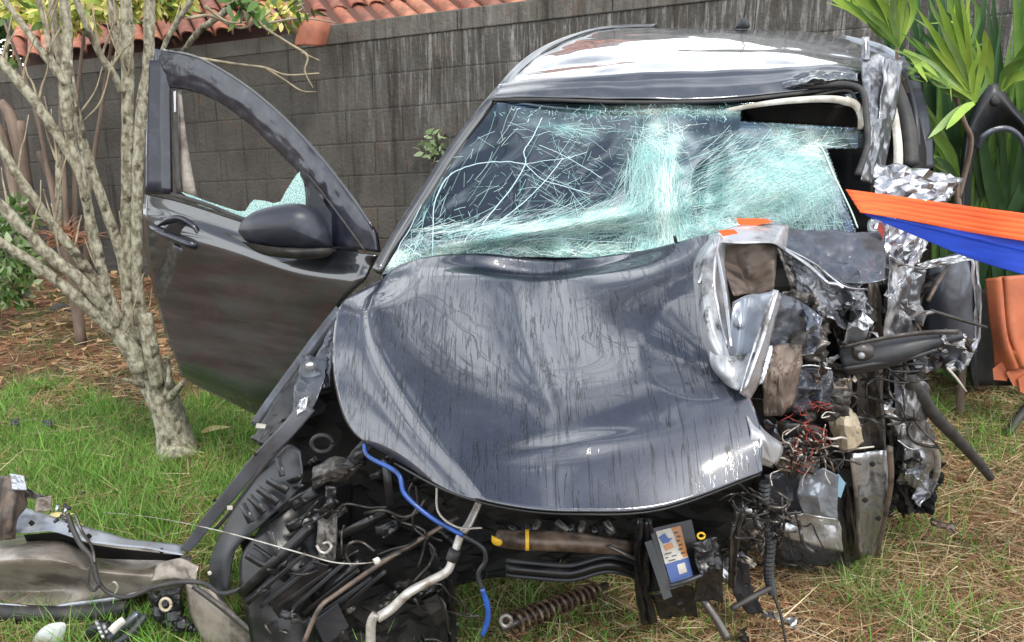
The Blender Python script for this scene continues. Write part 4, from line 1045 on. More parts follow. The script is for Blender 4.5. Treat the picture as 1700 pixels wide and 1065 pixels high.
fan(870, 382, 90, 4, -.24, .05, 60, 110, (.0006, .0012))
fan(1340, 250, 24, 8, .2, .3, 36, 70, (.0006, .0012))
fan(980, 418, 130, 5, .05, .3, 24, 150, (.0006, .0016))
fan(1230, 325, 60, 20, -.42, .1, 60, 60, (.0005, .0010))
fan(655, 436, 20, 8, .8, 1.2, 14, 60, (.0008, .0018))
cy = base_cy
def crack(pts, w_=.0028, br=0):
    C = curve(np.array(pts, float), 8); lines.append(([(float(a), float(b) + rs.uniform(-.6, .6)) for a, b in C], w_ * .72, (.55, .72, .76)))
crack([(718, 432), (719, 380), (722, 335), (745, 292), (790, 272), (840, 268), (872, 272)], .0034)
crack([(900, 195), (884, 228), (870, 250), (872, 272), (850, 310), (822, 345), (800, 372)], .0036)
crack([(872, 272), (900, 297), (935, 308), (980, 322)], .003)
crack([(935, 262), (905, 300), (870, 335), (830, 366)], .003)
crack([(872, 272), (905, 266), (940, 262), (975, 252)], .0022)
crack([(895, 240), (930, 255), (975, 280), (1000, 296)], .0022)
crack([(660, 440), (662, 410), (680, 380), (705, 330), (745, 268), (770, 210)], .0026)
crack([(672, 405), (700, 425), (712, 434)], .0026)
crack([(780, 430), (772, 400), (800, 378), (900, 372)], .003)
crack([(845, 420), (870, 400), (920, 395), (990, 400), (1050, 402)], .003)
for _ in range(60):
    x = rs.uniform(760, 1010); y = rs.uniform(200, 370)
    if on_pane(x, y):
        a = rs.uniform(0, 3.1); L_ = rs.uniform(10, 46); lines.append(([(x, y), (x + math.cos(a) * L_ * .5, y + math.sin(a) * L_ * .5 + rs.uniform(-3, 3)), (x + math.cos(a) * L_, y + math.sin(a) * L_)], .0009, cy()))
strands('cracks', lines, M['strand'])
# the broken rolled edge of the glass by the strap
crack_edge = [(1352, 236), (1366, 248), (1382, 285), (1400, 322), (1414, 352), (1424, 378)]
tube('glass_edge', [(x, y, wsY(x, y) - .006, .0022) for x, y in crack_edge], M['cream'] if False else mat('glass_edge', (.55, .72, .62), .25), ws)

# ---- scuttle gap: dark sheet for the shade inside and beige headliner edge at the torn corner
strip('header_lining', [(1205, 183, 2.80), (1260, 173, 2.78), (1320, 166, 2.77), (1380, 164, 2.77), (1412, 170, 2.77)], 4, 11, M['cream'], car)
strip('header_lining', [(1402, 166, 2.77), (1420, 174, 2.77), (1429, 192, 2.77), (1428, 214, 2.78)], 13, 7, M['cream'], car)
sheet('opening_shade', [[(1235, 184, 2.93), (1330, 172, 2.93), (1420, 176, 2.94)], [(1245, 200, 2.95), (1330, 205, 2.95), (1428, 216, 2.95)]], M['dark'], car, thick=.004)

# ---- crushed far pillar
PX = [
 ('bent_pillar', [[(1428, 96, 2.95), (1460, 88, 3.0), (1498, 104, 3.05)], [(1432, 140, 2.86), (1466, 136, 2.9), (1492, 150, 2.98)], [(1440, 190, 2.78), (1462, 190, 2.82), (1484, 196, 2.9)], [(1440, 240, 2.7), (1458, 244, 2.74), (1476, 240, 2.82)], [(1428, 300, 2.62), (1446, 304, 2.66), (1462, 300, 2.74)]], 'silverish', .006, 31),
 ('pillar_flap', [[(1470, 92, 2.94), (1498, 102, 2.98)], [(1462, 160, 2.84), (1490, 166, 2.92)], [(1460, 210, 2.8), (1480, 214, 2.88)]], 'silverish', .006, 32),
]
M['silverish'] = mat('scraped_paint', (.10, .105, .12), .3, .5, coat=.6, var=(.34, .34, .35), vs_=(16, 16, 9), vr=(.5, .62), bump=.3)
for nm, rows, m_, am, se in PX: crumple(nm, rows, M[m_], car, n=3, amp=am, seed=se, lv=2, sharp=60)
tube('pillar_seal', [(1300, 150, 2.86, .006), (1360, 142, 2.84, .008), (1405, 140, 2.80, .010), (1432, 152, 2.78, .010), (1438, 190, 2.74, .010), (1440, 240, 2.68, .009), (1424, 290, 2.6, .010)], M['rubber'], car)
tube('pillar_seal', [(1345, 160, 2.84, .004), (1400, 150, 2.82, .005), (1418, 160, 2.8, .005), (1424, 196, 2.8, .004)], M['rubber'], car)
crumple('header_fold', [[(1290, 130, 2.88), (1350, 118, 2.88), (1420, 118, 2.9)], [(1300, 146, 2.83), (1350, 132, 2.8), (1425, 134, 2.84)], [(1320, 152, 2.86), (1370, 142, 2.85), (1415, 144, 2.86)]], M['paint_roof'], car, n=3, amp=.009, seed=8)
strip('bracket_tab', [(1436, 62, 2.98), (1437, 84, 2.96), (1436, 100, 2.95)], 10, 14, M['silverish'], car)
# far side door frames behind it, dark with seals
strip('door_frame', [(1494, 100, 3.6), (1510, 135, 3.45), (1522, 180, 3.3), (1530, 230, 3.2), (1532, 280, 3.15)], 22, 26, M['satin_black'], car, thick=.03)
strip('door_frame', [(1480, 130, 3.2), (1496, 170, 3.12), (1508, 220, 3.05), (1512, 275, 3.0)], 14, 18, M['rubber'], car, thick=.03)
strip('door_seal', [(1500, 116, 3.3), (1514, 160, 3.2), (1522, 210, 3.12), (1524, 275, 3.1)], 5, 6, M['plastic_grey'], car, thick=.01)
strip('door_seal', [(1474, 150, 3.1), (1484, 190, 3.03), (1490, 240, 2.96), (1490, 280, 2.94)], 10, 14, M['cream'], car, thick=.01)
strip('roof_rail', [(1400, 62, 3.97), (1470, 82, 3.7), (1505, 118, 3.55), (1526, 170, 3.42), (1540, 240, 3.3)], 6, 12, M['primer_grey'], car, thick=.02)
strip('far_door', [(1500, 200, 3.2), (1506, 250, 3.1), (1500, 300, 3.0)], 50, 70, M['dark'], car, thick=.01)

# ---- bonnet
M['steel_light'] = mat('pale_blue_metal', (.30, .33, .38), .25, .5, coat=.6, var=(.12, .13, .15), vs_=(12, 12, 12), vr=(.45, .65), var2=(.03, .03, .03), v2s=16, v2r=(.62, .7))
def hood_d(p, u, v):
    d = .005 * noise.noise(p * 3.0) + .0005 * noise.noise(p * 12)
    # pressed crease that runs down the near side
    cu = .10 + .20 * v ** 1.5
    d += .012 * (1 / (1 + math.exp(-(u - cu) / .008)) - .5)
    d -= .012 * math.exp(-((u - .45 - .16 * v) / .03) ** 2) * math.exp(-((v - .45) / .22) ** 2)       # centre valley
    d -= .030 * math.exp(-((((u - .50) / .16) ** 2) + ((v - .06) / .05) ** 2))                      # dip behind
    r = math.hypot((u - .92) / .15, (v - .47) / .19); d -= .030 * max(0, 1 - math.sqrt(r * r + .03))                   # dished dent
    d += .010 * math.exp(-((v - .83 + .2 * (u - .5)) / .03) ** 2) * math.exp(-((u - .6) / .15) ** 2)
    r = math.hypot((u - .14) / .10, (v - .16) / .10); d -= .012 * math.exp(-r ** 4)
    return d
hood = sheet('bonnet', [
 [(603, 474, 2.33), (690, 434, 2.37), (800, 421, 2.38), (930, 433, 2.36), (1060, 421, 2.28), (1180, 392, 2.12)],
 [(566, 500, 2.22), (650, 486, 2.21), (790, 478, 2.24), (930, 482, 2.24), (1070, 470, 2.12), (1172, 450, 2.03)],
 [(552, 560, 2.14), (640, 560, 2.07), (790, 560, 2.05), (930, 565, 2.04), (1080, 560, 1.97), (1190, 555, 1.92)],
 [(555, 640, 2.03), (660, 650, 1.92), (800, 650, 1.87), (940, 650, 1.85), (1090, 650, 1.81), (1235, 640, 1.80)],
 [(582, 716, 1.92), (690, 735, 1.79), (810, 740, 1.74), (950, 740, 1.71), (1100, 735, 1.70), (1262, 720, 1.72)],
 [(655, 768, 1.81), (745, 814, 1.67), (848, 842, 1.61), (960, 851, 1.585), (1100, 843, 1.60), (1262, 785, 1.67)]],
 M['paint'], car, su=20, sv=20, thick=.003, disp=hood_d)
tube('bonnet_hem', [(655, 769, 1.813, .003), (745, 816, 1.673, .003), (848, 844, 1.613, .003), (960, 853, 1.588, .003), (1100, 845, 1.603, .003), (1262, 787, 1.673, .003)], M['plastic'], hood)
# torn end of the bonnet: folded flaps of bare and painted metal
HI = M['hood_inner']
HJ = M['hood_inner']
fd = lambda p, u, v: .0022 * noise.noise(p * 16) + .0010 * noise.noise(p * 40)
sheet('bonnet_fold', [[(1176, 393, 2.125), (1184, 391, 2.09), (1194, 389, 2.07)], [(1152, 440, 2.05), (1168, 440, 1.99), (1184, 444, 1.97)], [(1154, 500, 1.97), (1170, 500, 1.91), (1190, 510, 1.91)], [(1164, 560, 1.90), (1182, 562, 1.85), (1206, 574, 1.84)], [(1180, 596, 1.86), (1196, 598, 1.82), (1214, 600, 1.80)]], HJ, hood, thick=.003, disp=fd)
sheet('bonnet_fold', [[(1194, 389, 2.07), (1204, 402, 2.10)], [(1184, 444, 1.97), (1204, 452, 2.02)], [(1190, 510, 1.91), (1212, 512, 1.97)], [(1206, 574, 1.84), (1218, 566, 1.89)]], M['silver'], hood, thick=.003, disp=fd)
sheet('bonnet_fold', [[(1216, 502, 1.93), (1240, 490, 1.93), (1266, 487, 1.89), (1290, 482, 1.86)], [(1212, 545, 1.885), (1232, 540, 1.90), (1252, 540, 1.87), (1274, 535, 1.82)], [(1206, 592, 1.82), (1222, 594, 1.84), (1240, 594, 1.82), (1256, 590, 1.78)]], M['steel_light'], hood, thick=.003, disp=fd)
sheet('bonnet_fold', [[(1176, 572, 1.87), (1204, 590, 1.815), (1232, 588, 1.83), (1258, 584, 1.77)], [(1180, 606, 1.84), (1202, 618, 1.79), (1226, 614, 1.79), (1250, 614, 1.745)], [(1204, 636, 1.81), (1214, 642, 1.785), (1226, 648, 1.76), (1238, 646, 1.74)]], HJ, hood, thick=.003, disp=fd)
sheet('bonnet_fold', [[(1284, 480, 1.855), (1297, 492, 1.88)], [(1262, 545, 1.80), (1280, 556, 1.84)], [(1240, 610, 1.76), (1262, 628, 1.80)], [(1228, 652, 1.745), (1244, 664, 1.78)]], M['silver'], hood, thick=.003, disp=fd)
sheet('bonnet_fold', [[(1240, 690, 1.735), (1256, 700, 1.75)], [(1246, 724, 1.705), (1272, 732, 1.70), ][:2], [(1240, 764, 1.70), (1284, 776, 1.74)]], HJ, hood, thick=.003, disp=fd)
sheet('bonnet_fold', [[(1256, 700, 1.75), (1264, 712, 1.76)], [(1262, 728, 1.70), (1298, 740, 1.76)], [(1258, 756, 1.69), (1288, 772, 1.74)]], HJ, hood, thick=.003, disp=fd)
sheet('bonnet_fold', [[(1186, 388, 2.12), (1230, 374, 2.14), (1290, 372, 2.16), (1310, 374, 2.18)], [(1190, 402, 2.07), (1236, 404, 2.06), (1282, 404, 2.07), (1304, 420, 2.12)]], HJ, hood, thick=.003, disp=fd)
sheet('fold_cavity', [[(1192, 402, 2.12), (1240, 400, 2.14), (1290, 404, 2.14)], [(1198, 450, 2.06), (1240, 450, 2.12), (1288, 450, 2.10)], [(1216, 492, 1.99), (1250, 490, 2.04), (1282, 482, 2.0)]], M['brown_metal'], hood, disp=lambda p, u, v: .012 * noise.noise(p * 14) + .006 * noise.noise(p * 40))
for x0, y0, x1, y1, a_, b_ in ((1302, 414, 1375, 470, 2.10, 1.98), (1375, 470, 1400, 478, 1.98, 1.96), (1186, 398, 1160, 470, 2.06, 1.95), (1186, 398, 1214, 575, 2.05, 1.80), (1290, 482, 1236, 648, 1.82, 1.73)):
    tube('torn_edge', [(x0, y0, a_, .004), ((x0 + x1) / 2 + 3, (y0 + y1) / 2 - 2, (a_ + b_) / 2, .0045), (x1, y1, b_, .003)], M['silver'], hood)

# ---- strut tower panel, foil and shreds behind the bonnet
crumple('bulkhead_panel', [[(1288, 376, 2.24), (1350, 382, 2.22), (1420, 384, 2.2), (1470, 384, 2.2)], [(1310, 420, 2.16), (1360, 430, 2.14), (1420, 434, 2.12), (1470, 430, 2.12)], [(1350, 455, 2.1), (1384, 470, 2.07), (1430, 470, 2.05), (1470, 465, 2.06)]], M['steel_blue'], car, n=3, amp=.006, seed=18)
crumple('heat_shield_foil', [[(1452, 268, 2.62), (1500, 272, 2.62), (1550, 282, 2.66), (1596, 300, 2.7)], [(1450, 300, 2.58), (1500, 305, 2.56), (1545, 312, 2.6), (1582, 322, 2.64)], [(1452, 335, 2.54), (1500, 335, 2.52), (1540, 340, 2.55), (1570, 345, 2.58)]], M['foil'], car, n=3, amp=.020, seed=22, lv=1)
crumple('heat_shield_foil', [[(1440, 366, 2.3), (1480, 362, 2.3), (1520, 380, 2.32), (1542, 398, 2.34)], [(1448, 410, 2.24), (1484, 410, 2.22), (1512, 418, 2.24), (1532, 424, 2.28)], [(1452, 470, 2.2), (1478, 470, 2.18), (1494, 474, 2.2), (1504, 478, 2.22)]], M['foil'], car, n=3, amp=.022, seed=23, lv=1)
crumple('foil_strip', [[(1530, 392, 2.24), (1542, 402, 2.24)], [(1498, 450, 2.2), (1510, 456, 2.2)], [(1466, 490, 2.14), (1478, 496, 2.14)]], M['foil'], car, n=4, amp=.005, seed=24)
crumple('inner_sheet', [[(1290, 410, 2.16), (1330, 440, 2.12), (1400, 480, 2.08)], [(1310, 470, 2.12), (1350, 500, 2.08), (1400, 510, 2.06)], [(1330, 540, 2.08), (1360, 545, 2.05), (1400, 540, 2.04)]], M['grime'], car, n=2, amp=.034, seed=25, lv=3, sharp=55)
crumple('inner_sheet', [[(1296, 480, 1.98), (1330, 490, 2.0), (1370, 520, 2.02)], [(1280, 540, 1.94), (1330, 550, 1.96), (1370, 560, 2.0)], [(1262, 600, 1.9), (1320, 600, 1.92), (1365, 600, 1.96)]], M['grime'], car, n=2, amp=.034, seed=26, lv=3, sharp=55)
crumple('torn_bracket', [[(1262, 580, 1.88), (1300, 570, 1.9), (1334, 572, 1.92)], [(1266, 630, 1.86), (1300, 620, 1.86), (1330, 610, 1.9)], [(1268, 690, 1.86), (1296, 690, 1.86), (1318, 670, 1.9)]], M['brown_metal'], car, n=5, amp=.004, seed=27, lv=1)
crumple('torn_bracket', [[(1246, 600, 1.84), (1266, 576, 1.86), (1284, 572, 1.88)], [(1240, 640, 1.81), (1256, 640, 1.82), (1266, 636, 1.84)]], M['silver'], car, n=4, amp=.006, seed=28)
# orange lens scraps
plate('lens_scrap', [(1222, 362), (1268, 362), (1285, 368), (1236, 378), (1226, 372)], M['orange_plastic'], car, Y=2.14, t=.01)
plate('lens_scrap', [(1192, 382), (1218, 380), (1226, 387), (1200, 392)], M['orange_plastic'], car, Y=2.03, t=.01)
plate('lens_scrap', [(1460, 366), (1470, 378), (1466, 396), (1456, 380)], M['red_wire'], car, Y=2.17, t=.01)
tube('wiper_stub', [(1120, 392, 2.2, .004), (1125, 414, 2.22, .005)], M['rubber'], car, sides=6)
# ---- main right side rail and suspension
def chan(name, path, w0, w1, m_, seed, amp=.006, thick=.004, wd_=3):
    rows = []; k = len(path)
    for i, (x, y, Y) in enumerate(path):
        a = path[max(0, i - 1)]; b = path[min(k - 1, i + 1)]; tx, ty = b[0] - a[0], b[1] - a[1]; l_ = math.hypot(tx, ty); nx, ny = -ty / l_, tx / l_
        w_ = (w0 + (w1 - w0) * i / (k - 1)) / 2
        rows.append([(x - nx * w_, y - ny * w_, Y + .02), (x - nx * w_ * .8, y - ny * w_ * .8, Y - .01), (x, y, Y + .006), (x + nx * w_ * .8, y + ny * w_ * .8, Y - .01), (x + nx * w_, y + ny * w_, Y + .02)])
    return crumple(name, rows, m_, car, n=3, amp=amp, seed=seed, lv=1, thick=thick)
chan('chassis_rail', [(1440, 590, 2.12), (1442, 660, 2.14), (1446, 740, 2.18), (1452, 800, 2.24)], 46, 50, M['grime'], 41, .004)
chan('chassis_rail', [(1440, 750, 2.16), (1448, 820, 2.2), (1440, 880, 2.3), (1438, 920, 2.36)], 60, 40, M['silver'], 42, .0035)
for x, y in ((1448, 770), (1436, 830), (1458, 860), (1440, 700), (1436, 640)): dome('hole', [(x - 6, y), (x, y - 5), (x + 6, y), (x, y + 5)], M['dark'], car, Y=2.10 + (y - 640) * .0004, bulge=.002, back=.004, n=2)  # near-black domes stand in for the shade inside the rail's holes
strip('rail_flange', [(1476, 740, 2.15), (1478, 800, 2.17), (1466, 870, 2.25), (1456, 920, 2.33)], 8, 6, M['brown_metal'], car, thick=.01)
strip('rail_flange', [(1414, 760, 2.15), (1420, 810, 2.17), (1424, 870, 2.25), (1426, 920, 2.33)], 5, 5, M['primer'], car, thick=.01)
chan('upright', [(1500, 450, 2.3), (1494, 520, 2.28), (1496, 600, 2.3), (1490, 680, 2.34), (1478, 760, 2.36)], 50, 40, M['plastic_grey'], 43, .01)
chan('upright', [(1450, 470, 2.2), (1452, 530, 2.2), (1460, 600, 2.22), (1468, 700, 2.26)], 16, 20, M['primer'], 44, .006)
chan('upright', [(1424, 480, 2.26), (1420, 560, 2.24), (1426, 620, 2.22)], 30, 30, M['dark'], 45, .01)
arm = tube('suspension_arm', [(1400, 600, 2.0, .034), (1440, 592, 1.98, .036), (1490, 582, 1.96, .030), (1545, 566, 1.96, .022), (1594, 556, 1.97, .013)], M['plastic_grey'], car, sides=10)
strip('arm_flange', [(1400, 612, 1.955), (1450, 604, 1.945), (1510, 594, 1.94), (1556, 580, 1.94)], 5, 4, M['plastic_grey'], car, thick=.006)
dome('ball_joint', [(1414, 575), (1434, 568), (1452, 576), (1454, 592), (1436, 600), (1416, 594)], M['grime'], car, Y=1.955, bulge=.02)
strip('arm_flange', [(1400, 575, 1.96), (1460, 562, 1.94), (1530, 552, 1.93), (1590, 550, 1.94)], 3, 7, M['grime'], car, thick=.006)
crumple('arm_end', [[(1560, 548, 1.95), (1604, 556, 1.98)], [(1566, 572, 1.94), (1600, 580, 1.97)]], M['silver'], car, n=4, amp=.012, seed=47)
tube('bolt', [(1430, 590, 1.92, .008), (1430, 590, 1.90, .008)], M['silver'], car, n=1)
# torn front wing panel at the far side
sheet('front_wing', [[(1540, 440, 2.62), (1570, 425, 2.6), (1600, 418, 2.6), (1620, 420, 2.64)], [(1538, 500, 2.6), (1570, 495, 2.55), (1600, 490, 2.56), (1624, 490, 2.62)], [(1540, 560, 2.6), (1575, 560, 2.56), (1604, 555, 2.56), (1624, 548, 2.62)], [(1545, 605, 2.62), (1575, 612, 2.6), (1602, 600, 2.6), (1622, 584, 2.62)]], M['steel_blue'], car, su=5, sv=5, thick=.004, disp=lambda p, u, v: .008 * noise.noise(p * 9))
chan('wing_edge', [(1616, 416, 2.6), (1621, 480, 2.6), (1622, 560, 2.6), (1600, 600, 2.58), (1572, 612, 2.56)], 10, 14, M['silver'], 48, .004)
crumple('torn_strip', [[(1520, 438, 2.3), (1560, 428, 2.32), (1612, 420, 2.4)], [(1530, 448, 2.3), (1570, 440, 2.32), (1618, 430, 2.4)]], M['silver'], car, n=4, amp=.006, seed=49)
crumple('torn_strip', [[(1520, 470, 2.36), (1560, 450, 2.36)], [(1500, 500, 2.34), (1530, 500, 2.34)], [(1496, 540, 2.32), (1520, 540, 2.32)]], M['dark'], car, n=4, amp=.01, seed=50)
tube('thin_rod', [(1544, 515, 2.3, .005), (1600, 532, 2.35, .005), (1638, 543, 2.4, .004)], M['rubber'], car, n=2)
tube('thin_rod', [(1572, 610, 2.5, .004), (1588, 628, 2.5, .004), (1604, 650, 2.52, .003)], M['pale_wire'], car, n=2)
tube('thin_rod', [(1540, 500, 2.34, .006), (1556, 470, 2.38, .006), (1575, 440, 2.42, .005)], M['brown_metal'], car, n=2)
# tie rod / black bar bending to the grass
tube('bent_bar', [(1470, 560, 2.2, .018), (1500, 620, 2.2, .019), (1525, 650, 2.22, .018), (1552, 690, 2.26, .017), (1586, 725, 2.34, .016), (1622, 764, 2.46, .015), (1644, 792, 2.52, .013)], M['rubber'], car, sides=12)
tube('bent_bar', [(1530, 590, 2.3, .016), (1516, 640, 2.3, .016), (1480, 700, 2.34, .016), (1462, 760, 2.38, .014)], M['rubber'], car, sides=10)
# airbox, tan tank, wires
crumple('washer_tank', [[(1374, 660, 2.08), (1400, 672, 2.05), (1416, 690, 2.06)], [(1380, 700, 2.05), (1402, 706, 2.01), (1424, 710, 2.04)], [(1392, 738, 2.06), (1408, 746, 2.04), (1428, 730, 2.06)]], M['tan'], car, n=5, amp=.0018, seed=51, thick=.02, lv=1)
dome('fuse_box', [(1290, 700), (1340, 700), (1366, 712), (1364, 734), (1300, 730)], M['plastic'], car, Y=1.95, bulge=.02, back=.05, n=2)
crumple('engine_mount', [[(1310, 600, 2.0), (1350, 590, 2.0), (1400, 600, 2.02)], [(1310, 650, 1.96), (1360, 640, 1.96), (1405, 650, 2.0)], [(1330, 700, 2.0), (1360, 695, 1.98), (1390, 690, 2.02)]], M['grime'], car, n=2, amp=.04, seed=52, lv=3, sharp=55)
crumple('lower_panel', [[(1270, 790, 2.2), (1330, 780, 2.2), (1392, 800, 2.2)], [(1276, 840, 2.22), (1330, 850, 2.2), (1394, 860, 2.22)], [(1290, 890, 2.28), (1330, 905, 2.26), (1400, 905, 2.28)], [(1300, 930, 2.36), (1350, 935, 2.36), (1410, 938, 2.36)]], M['steel_blue'], car, n=3, amp=.010, seed=53)
crumple('lower_panel', [[(1290, 858, 2.19), (1345, 850, 2.17), (1392, 856, 2.18)], [(1300, 890, 2.2), (1350, 905, 2.18), (1400, 915, 2.2)]], M['silver'], car, n=3, amp=.007, seed=54)
chan('lower_strip', [(1396, 800, 2.16), (1402, 850, 2.18), (1408, 900, 2.24), (1416, 930, 2.3)], 22, 30, M['plastic'], 55, .003)
plate('pale_scrap', [(1378, 795), (1392, 786), (1404, 802), (1396, 826), (1386, 822)], mat('pale_blue_plastic', (.22, .36, .46), .3, coat=.5), car, Y=2.14, t=.006)
chan('sill_flange', [(1285, 930, 2.38), (1340, 940, 2.38), (1400, 940, 2.4), (1470, 915, 2.46)], 12, 10, M['grime'], 56, .004)
crumple('wheel_hub', [[(1470, 770, 2.5), (1520, 760, 2.5), (1570, 770, 2.56)], [(1478, 810, 2.48), (1520, 800, 2.44), (1560, 810, 2.5)], [(1490, 850, 2.52), (1520, 850, 2.5), (1545, 850, 2.56)]], M['dark'], car, n=4, amp=.03, seed=57)
crumple('torn_liner', [[(1500, 700, 2.34), (1530, 690, 2.34), (1552, 720, 2.38)], [(1500, 760, 2.36), (1530, 760, 2.34), (1550, 770, 2.4)], [(1490, 800, 2.42), (1520, 810, 2.4), (1540, 810, 2.44)]], M['silver'], car, n=3, amp=.014, seed=58)
tube('brake_pipe', [(1500, 740, 2.3, .008), (1530, 736, 2.28, .009), (1552, 746, 2.3, .009), (1556, 780, 2.34, .009), (1545, 815, 2.4, .008)], M['alu'], car)
dk = [([(1410, 620), (1500, 610), (1540, 700), (1520, 830), (1470, 900), (1300, 920), (1260, 850), (1280, 720), (1300, 640)], 2.42)]
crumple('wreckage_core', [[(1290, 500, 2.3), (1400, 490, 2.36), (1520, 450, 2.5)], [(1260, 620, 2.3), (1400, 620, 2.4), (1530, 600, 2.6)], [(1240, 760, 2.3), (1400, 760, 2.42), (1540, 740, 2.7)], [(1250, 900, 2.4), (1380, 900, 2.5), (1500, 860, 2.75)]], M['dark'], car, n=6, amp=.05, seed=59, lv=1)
for k, (rows_, m_, am_) in enumerate((
 ([[(1296, 408, 2.13), (1350, 436, 2.06), (1400, 474, 2.0), (1440, 480, 2.06)], [(1310, 450, 2.10), (1352, 480, 2.0), (1396, 500, 2.06), (1440, 515, 2.02)], [(1330, 490, 2.05), (1362, 520, 2.0), (1400, 545, 2.0), (1430, 548, 2.04)]], 'silverish', .016),
 ([[(1296, 486, 1.93), (1330, 500, 1.98), (1366, 530, 1.94)], [(1284, 540, 1.90), (1326, 552, 1.95), (1362, 560, 1.90)], [(1270, 580, 1.90), (1316, 590, 1.93), (1350, 586, 1.90)]], 'steel_blue', .012),
 ([[(1476, 424, 2.16), (1506, 440, 2.2), (1534, 446, 2.26)], [(1474, 500, 2.14), (1500, 510, 2.18), (1526, 520, 2.24)], [(1470, 560, 2.16), (1494, 566, 2.18), (1520, 560, 2.24)]], 'scraped', .012),
 ([[(1486, 610, 2.2), (1516, 616, 2.2), (1544, 640, 2.26)], [(1484, 670, 2.2), (1510, 680, 2.2), (1540, 700, 2.26)], [(1490, 730, 2.26), (1512, 745, 2.26), (1536, 742, 2.3)]], 'silverish', .014),
 ([[(1300, 618, 1.93), (1340, 606, 1.96), (1380, 612, 1.95)], [(1306, 650, 1.90), (1344, 640, 1.94), (1384, 648, 1.92)], [(1316, 684, 1.93), (1346, 676, 1.94), (1376, 672, 1.94)]], 'steel_blue', .014),
 ([[(1330, 782, 2.12), (1366, 776, 2.1), (1392, 790, 2.12)], [(1322, 820, 2.12), (1358, 824, 2.09), (1390, 832, 2.12)], [(1334, 852, 2.14), (1362, 858, 2.12), (1390, 862, 2.14)]], 'steel_light', .006))):
    crumple('torn_panel', rows_, M.get(m_, M['silverish']), car, n=2, amp=am_, seed=300 + k, lv=3, sharp=50)
    e_ = [(q_[0], q_[1], q_[2] - .012) for q_ in rows_[k % 2 * -1]]
    tube('torn_edge', [(*q_, .0022) for q_ in e_], M['silver'], car)
# small torn scraps and loose wires that fill the wreck
rs2 = random.Random(77)
zones = [(1400, 560, 30, 30, 2.06), (1340, 640, 45, 40, 1.95), (1480, 720, 40, 60, 2.25), (1510, 790, 35, 40, 2.4), (1420, 500, 50, 40, 2.12), (1250, 850, 30, 40, 2.0), (1350, 560, 45, 40, 2.0), (1230, 940, 30, 50, 2.05), (1560, 570, 30, 20, 2.2), (1320, 760, 40, 30, 2.05)]
mts = ['silver', 'grime', 'grime', 'plastic', 'silverish', 'dark', 'brown_metal', 'primer', 'silver']
for i in range(95):
    zx, zy, sx_, sy_, Y = rs2.choice(zones); x = rs2.gauss(zx, sx_ * .8); y = rs2.gauss(zy, sy_ * .8); s = rs2.uniform(7, 30); a = rs2.uniform(0, 3.1); asp = rs2.uniform(.12, .6)
    Y += rs2.uniform(-.05, .08); c_, s_ = math.cos(a), math.sin(a)
    def q(u, v_, dy): return (x + c_ * u * s - s_ * v_ * s * asp, y + s_ * u * s + c_ * v_ * s * asp, Y + dy)
    dy = [rs2.uniform(-.04, .04) for _ in range(6)]
    crumple('metal_scrap', [[q(-1, -1, dy[0]), q(0, -1, dy[1]), q(1, -1, dy[2])], [q(-1, 1, dy[3]), q(0, 1, dy[4]), q(1, 1, dy[5])]], M[rs2.choice(mts)], car, n=2, amp=.010 * s / 15, seed=200 + i, lv=1, edge=1.6)
def wire(cx, cy_, sp_, Y, m_, r, ln=5, st=26):
    x, y = rs2.gauss(cx, sp_), rs2.gauss(cy_, sp_ * .6); a = rs2.uniform(0, 6.28); pts = []
    for k in range(ln):
        pts.append((x, y, Y + rs2.uniform(-.04, .03), r)); a += rs2.gauss(0, .8); x += math.cos(a) * st * rs2.uniform(.5, 1.2); y += math.sin(a) * st * .8 * rs2.uniform(.5, 1.2) + 2
    tube('wire', pts, M[m_], car, n=4, sides=5)
for i in range(60): wire(1335, 745, 26, 1.93, rs2.choice(['dark_wire', 'pale_wire', 'pale_wire', 'brown_metal', 'dark_wire', 'grime']), rs2.uniform(.0014, .003), 4, 18)
for i in range(26): wire(rs2.choice([1320, 1350, 1345]), rs2.choice([680, 712, 770]), 10, 1.91, 'red_wire', rs2.uniform(.0008, .0014), 5, 12)
for i in range(30): wire(1260, 860, 26, 1.95, rs2.choice(['dark_wire', 'dark_wire', 'grime']), rs2.uniform(.002, .005), 5, 24)
for i in range(26): wire(1430, 640, 60, 2.05, rs2.choice(['dark_wire', 'grime']), rs2.uniform(.002, .005), 5, 30)
# corrugated conduit with loose ends
tube('corrugated_conduit', [(1270, 800, 1.95, .013), (1268, 850, 1.96, .013), (1278, 900, 1.98, .013), (1276, 950, 2.0, .012), (1282, 985, 2.02, .011)], M['plastic_grey'], car, n=14, sides=10, ribs=.14, smooth=False)
tube('cable', [(1282, 980, 2.02, .005), (1296, 1020, 2.0, .004), (1304, 1065, 1.98, .003)], M['dark_wire'], car)
tube('bent_bar', [(1280, 975, 2.0, .008), (1250, 990, 1.98, .008), (1215, 1010, 1.96, .007)], M['rubber'], car)
chan('torn_strip', [(1228, 850, 1.92), (1220, 890, 1.93), (1216, 940, 1.98), (1216, 975, 2.02)], 14, 8, M['grime'], 61, .003)
crumple('torn_liner', [[(1212, 935, 2.05), (1240, 925, 2.05)], [(1216, 985, 2.05), (1248, 970, 2.08)], [(1240, 1018, 2.1), (1268, 1018, 2.12)]], M['plastic_grey'], car, n=3, amp=.006, seed=62)
tube('drive_link', [(1160, 985, 1.98, .010), (1185, 1020, 1.95, .010), (1208, 1060, 1.93, .012)], M['grime'], car)

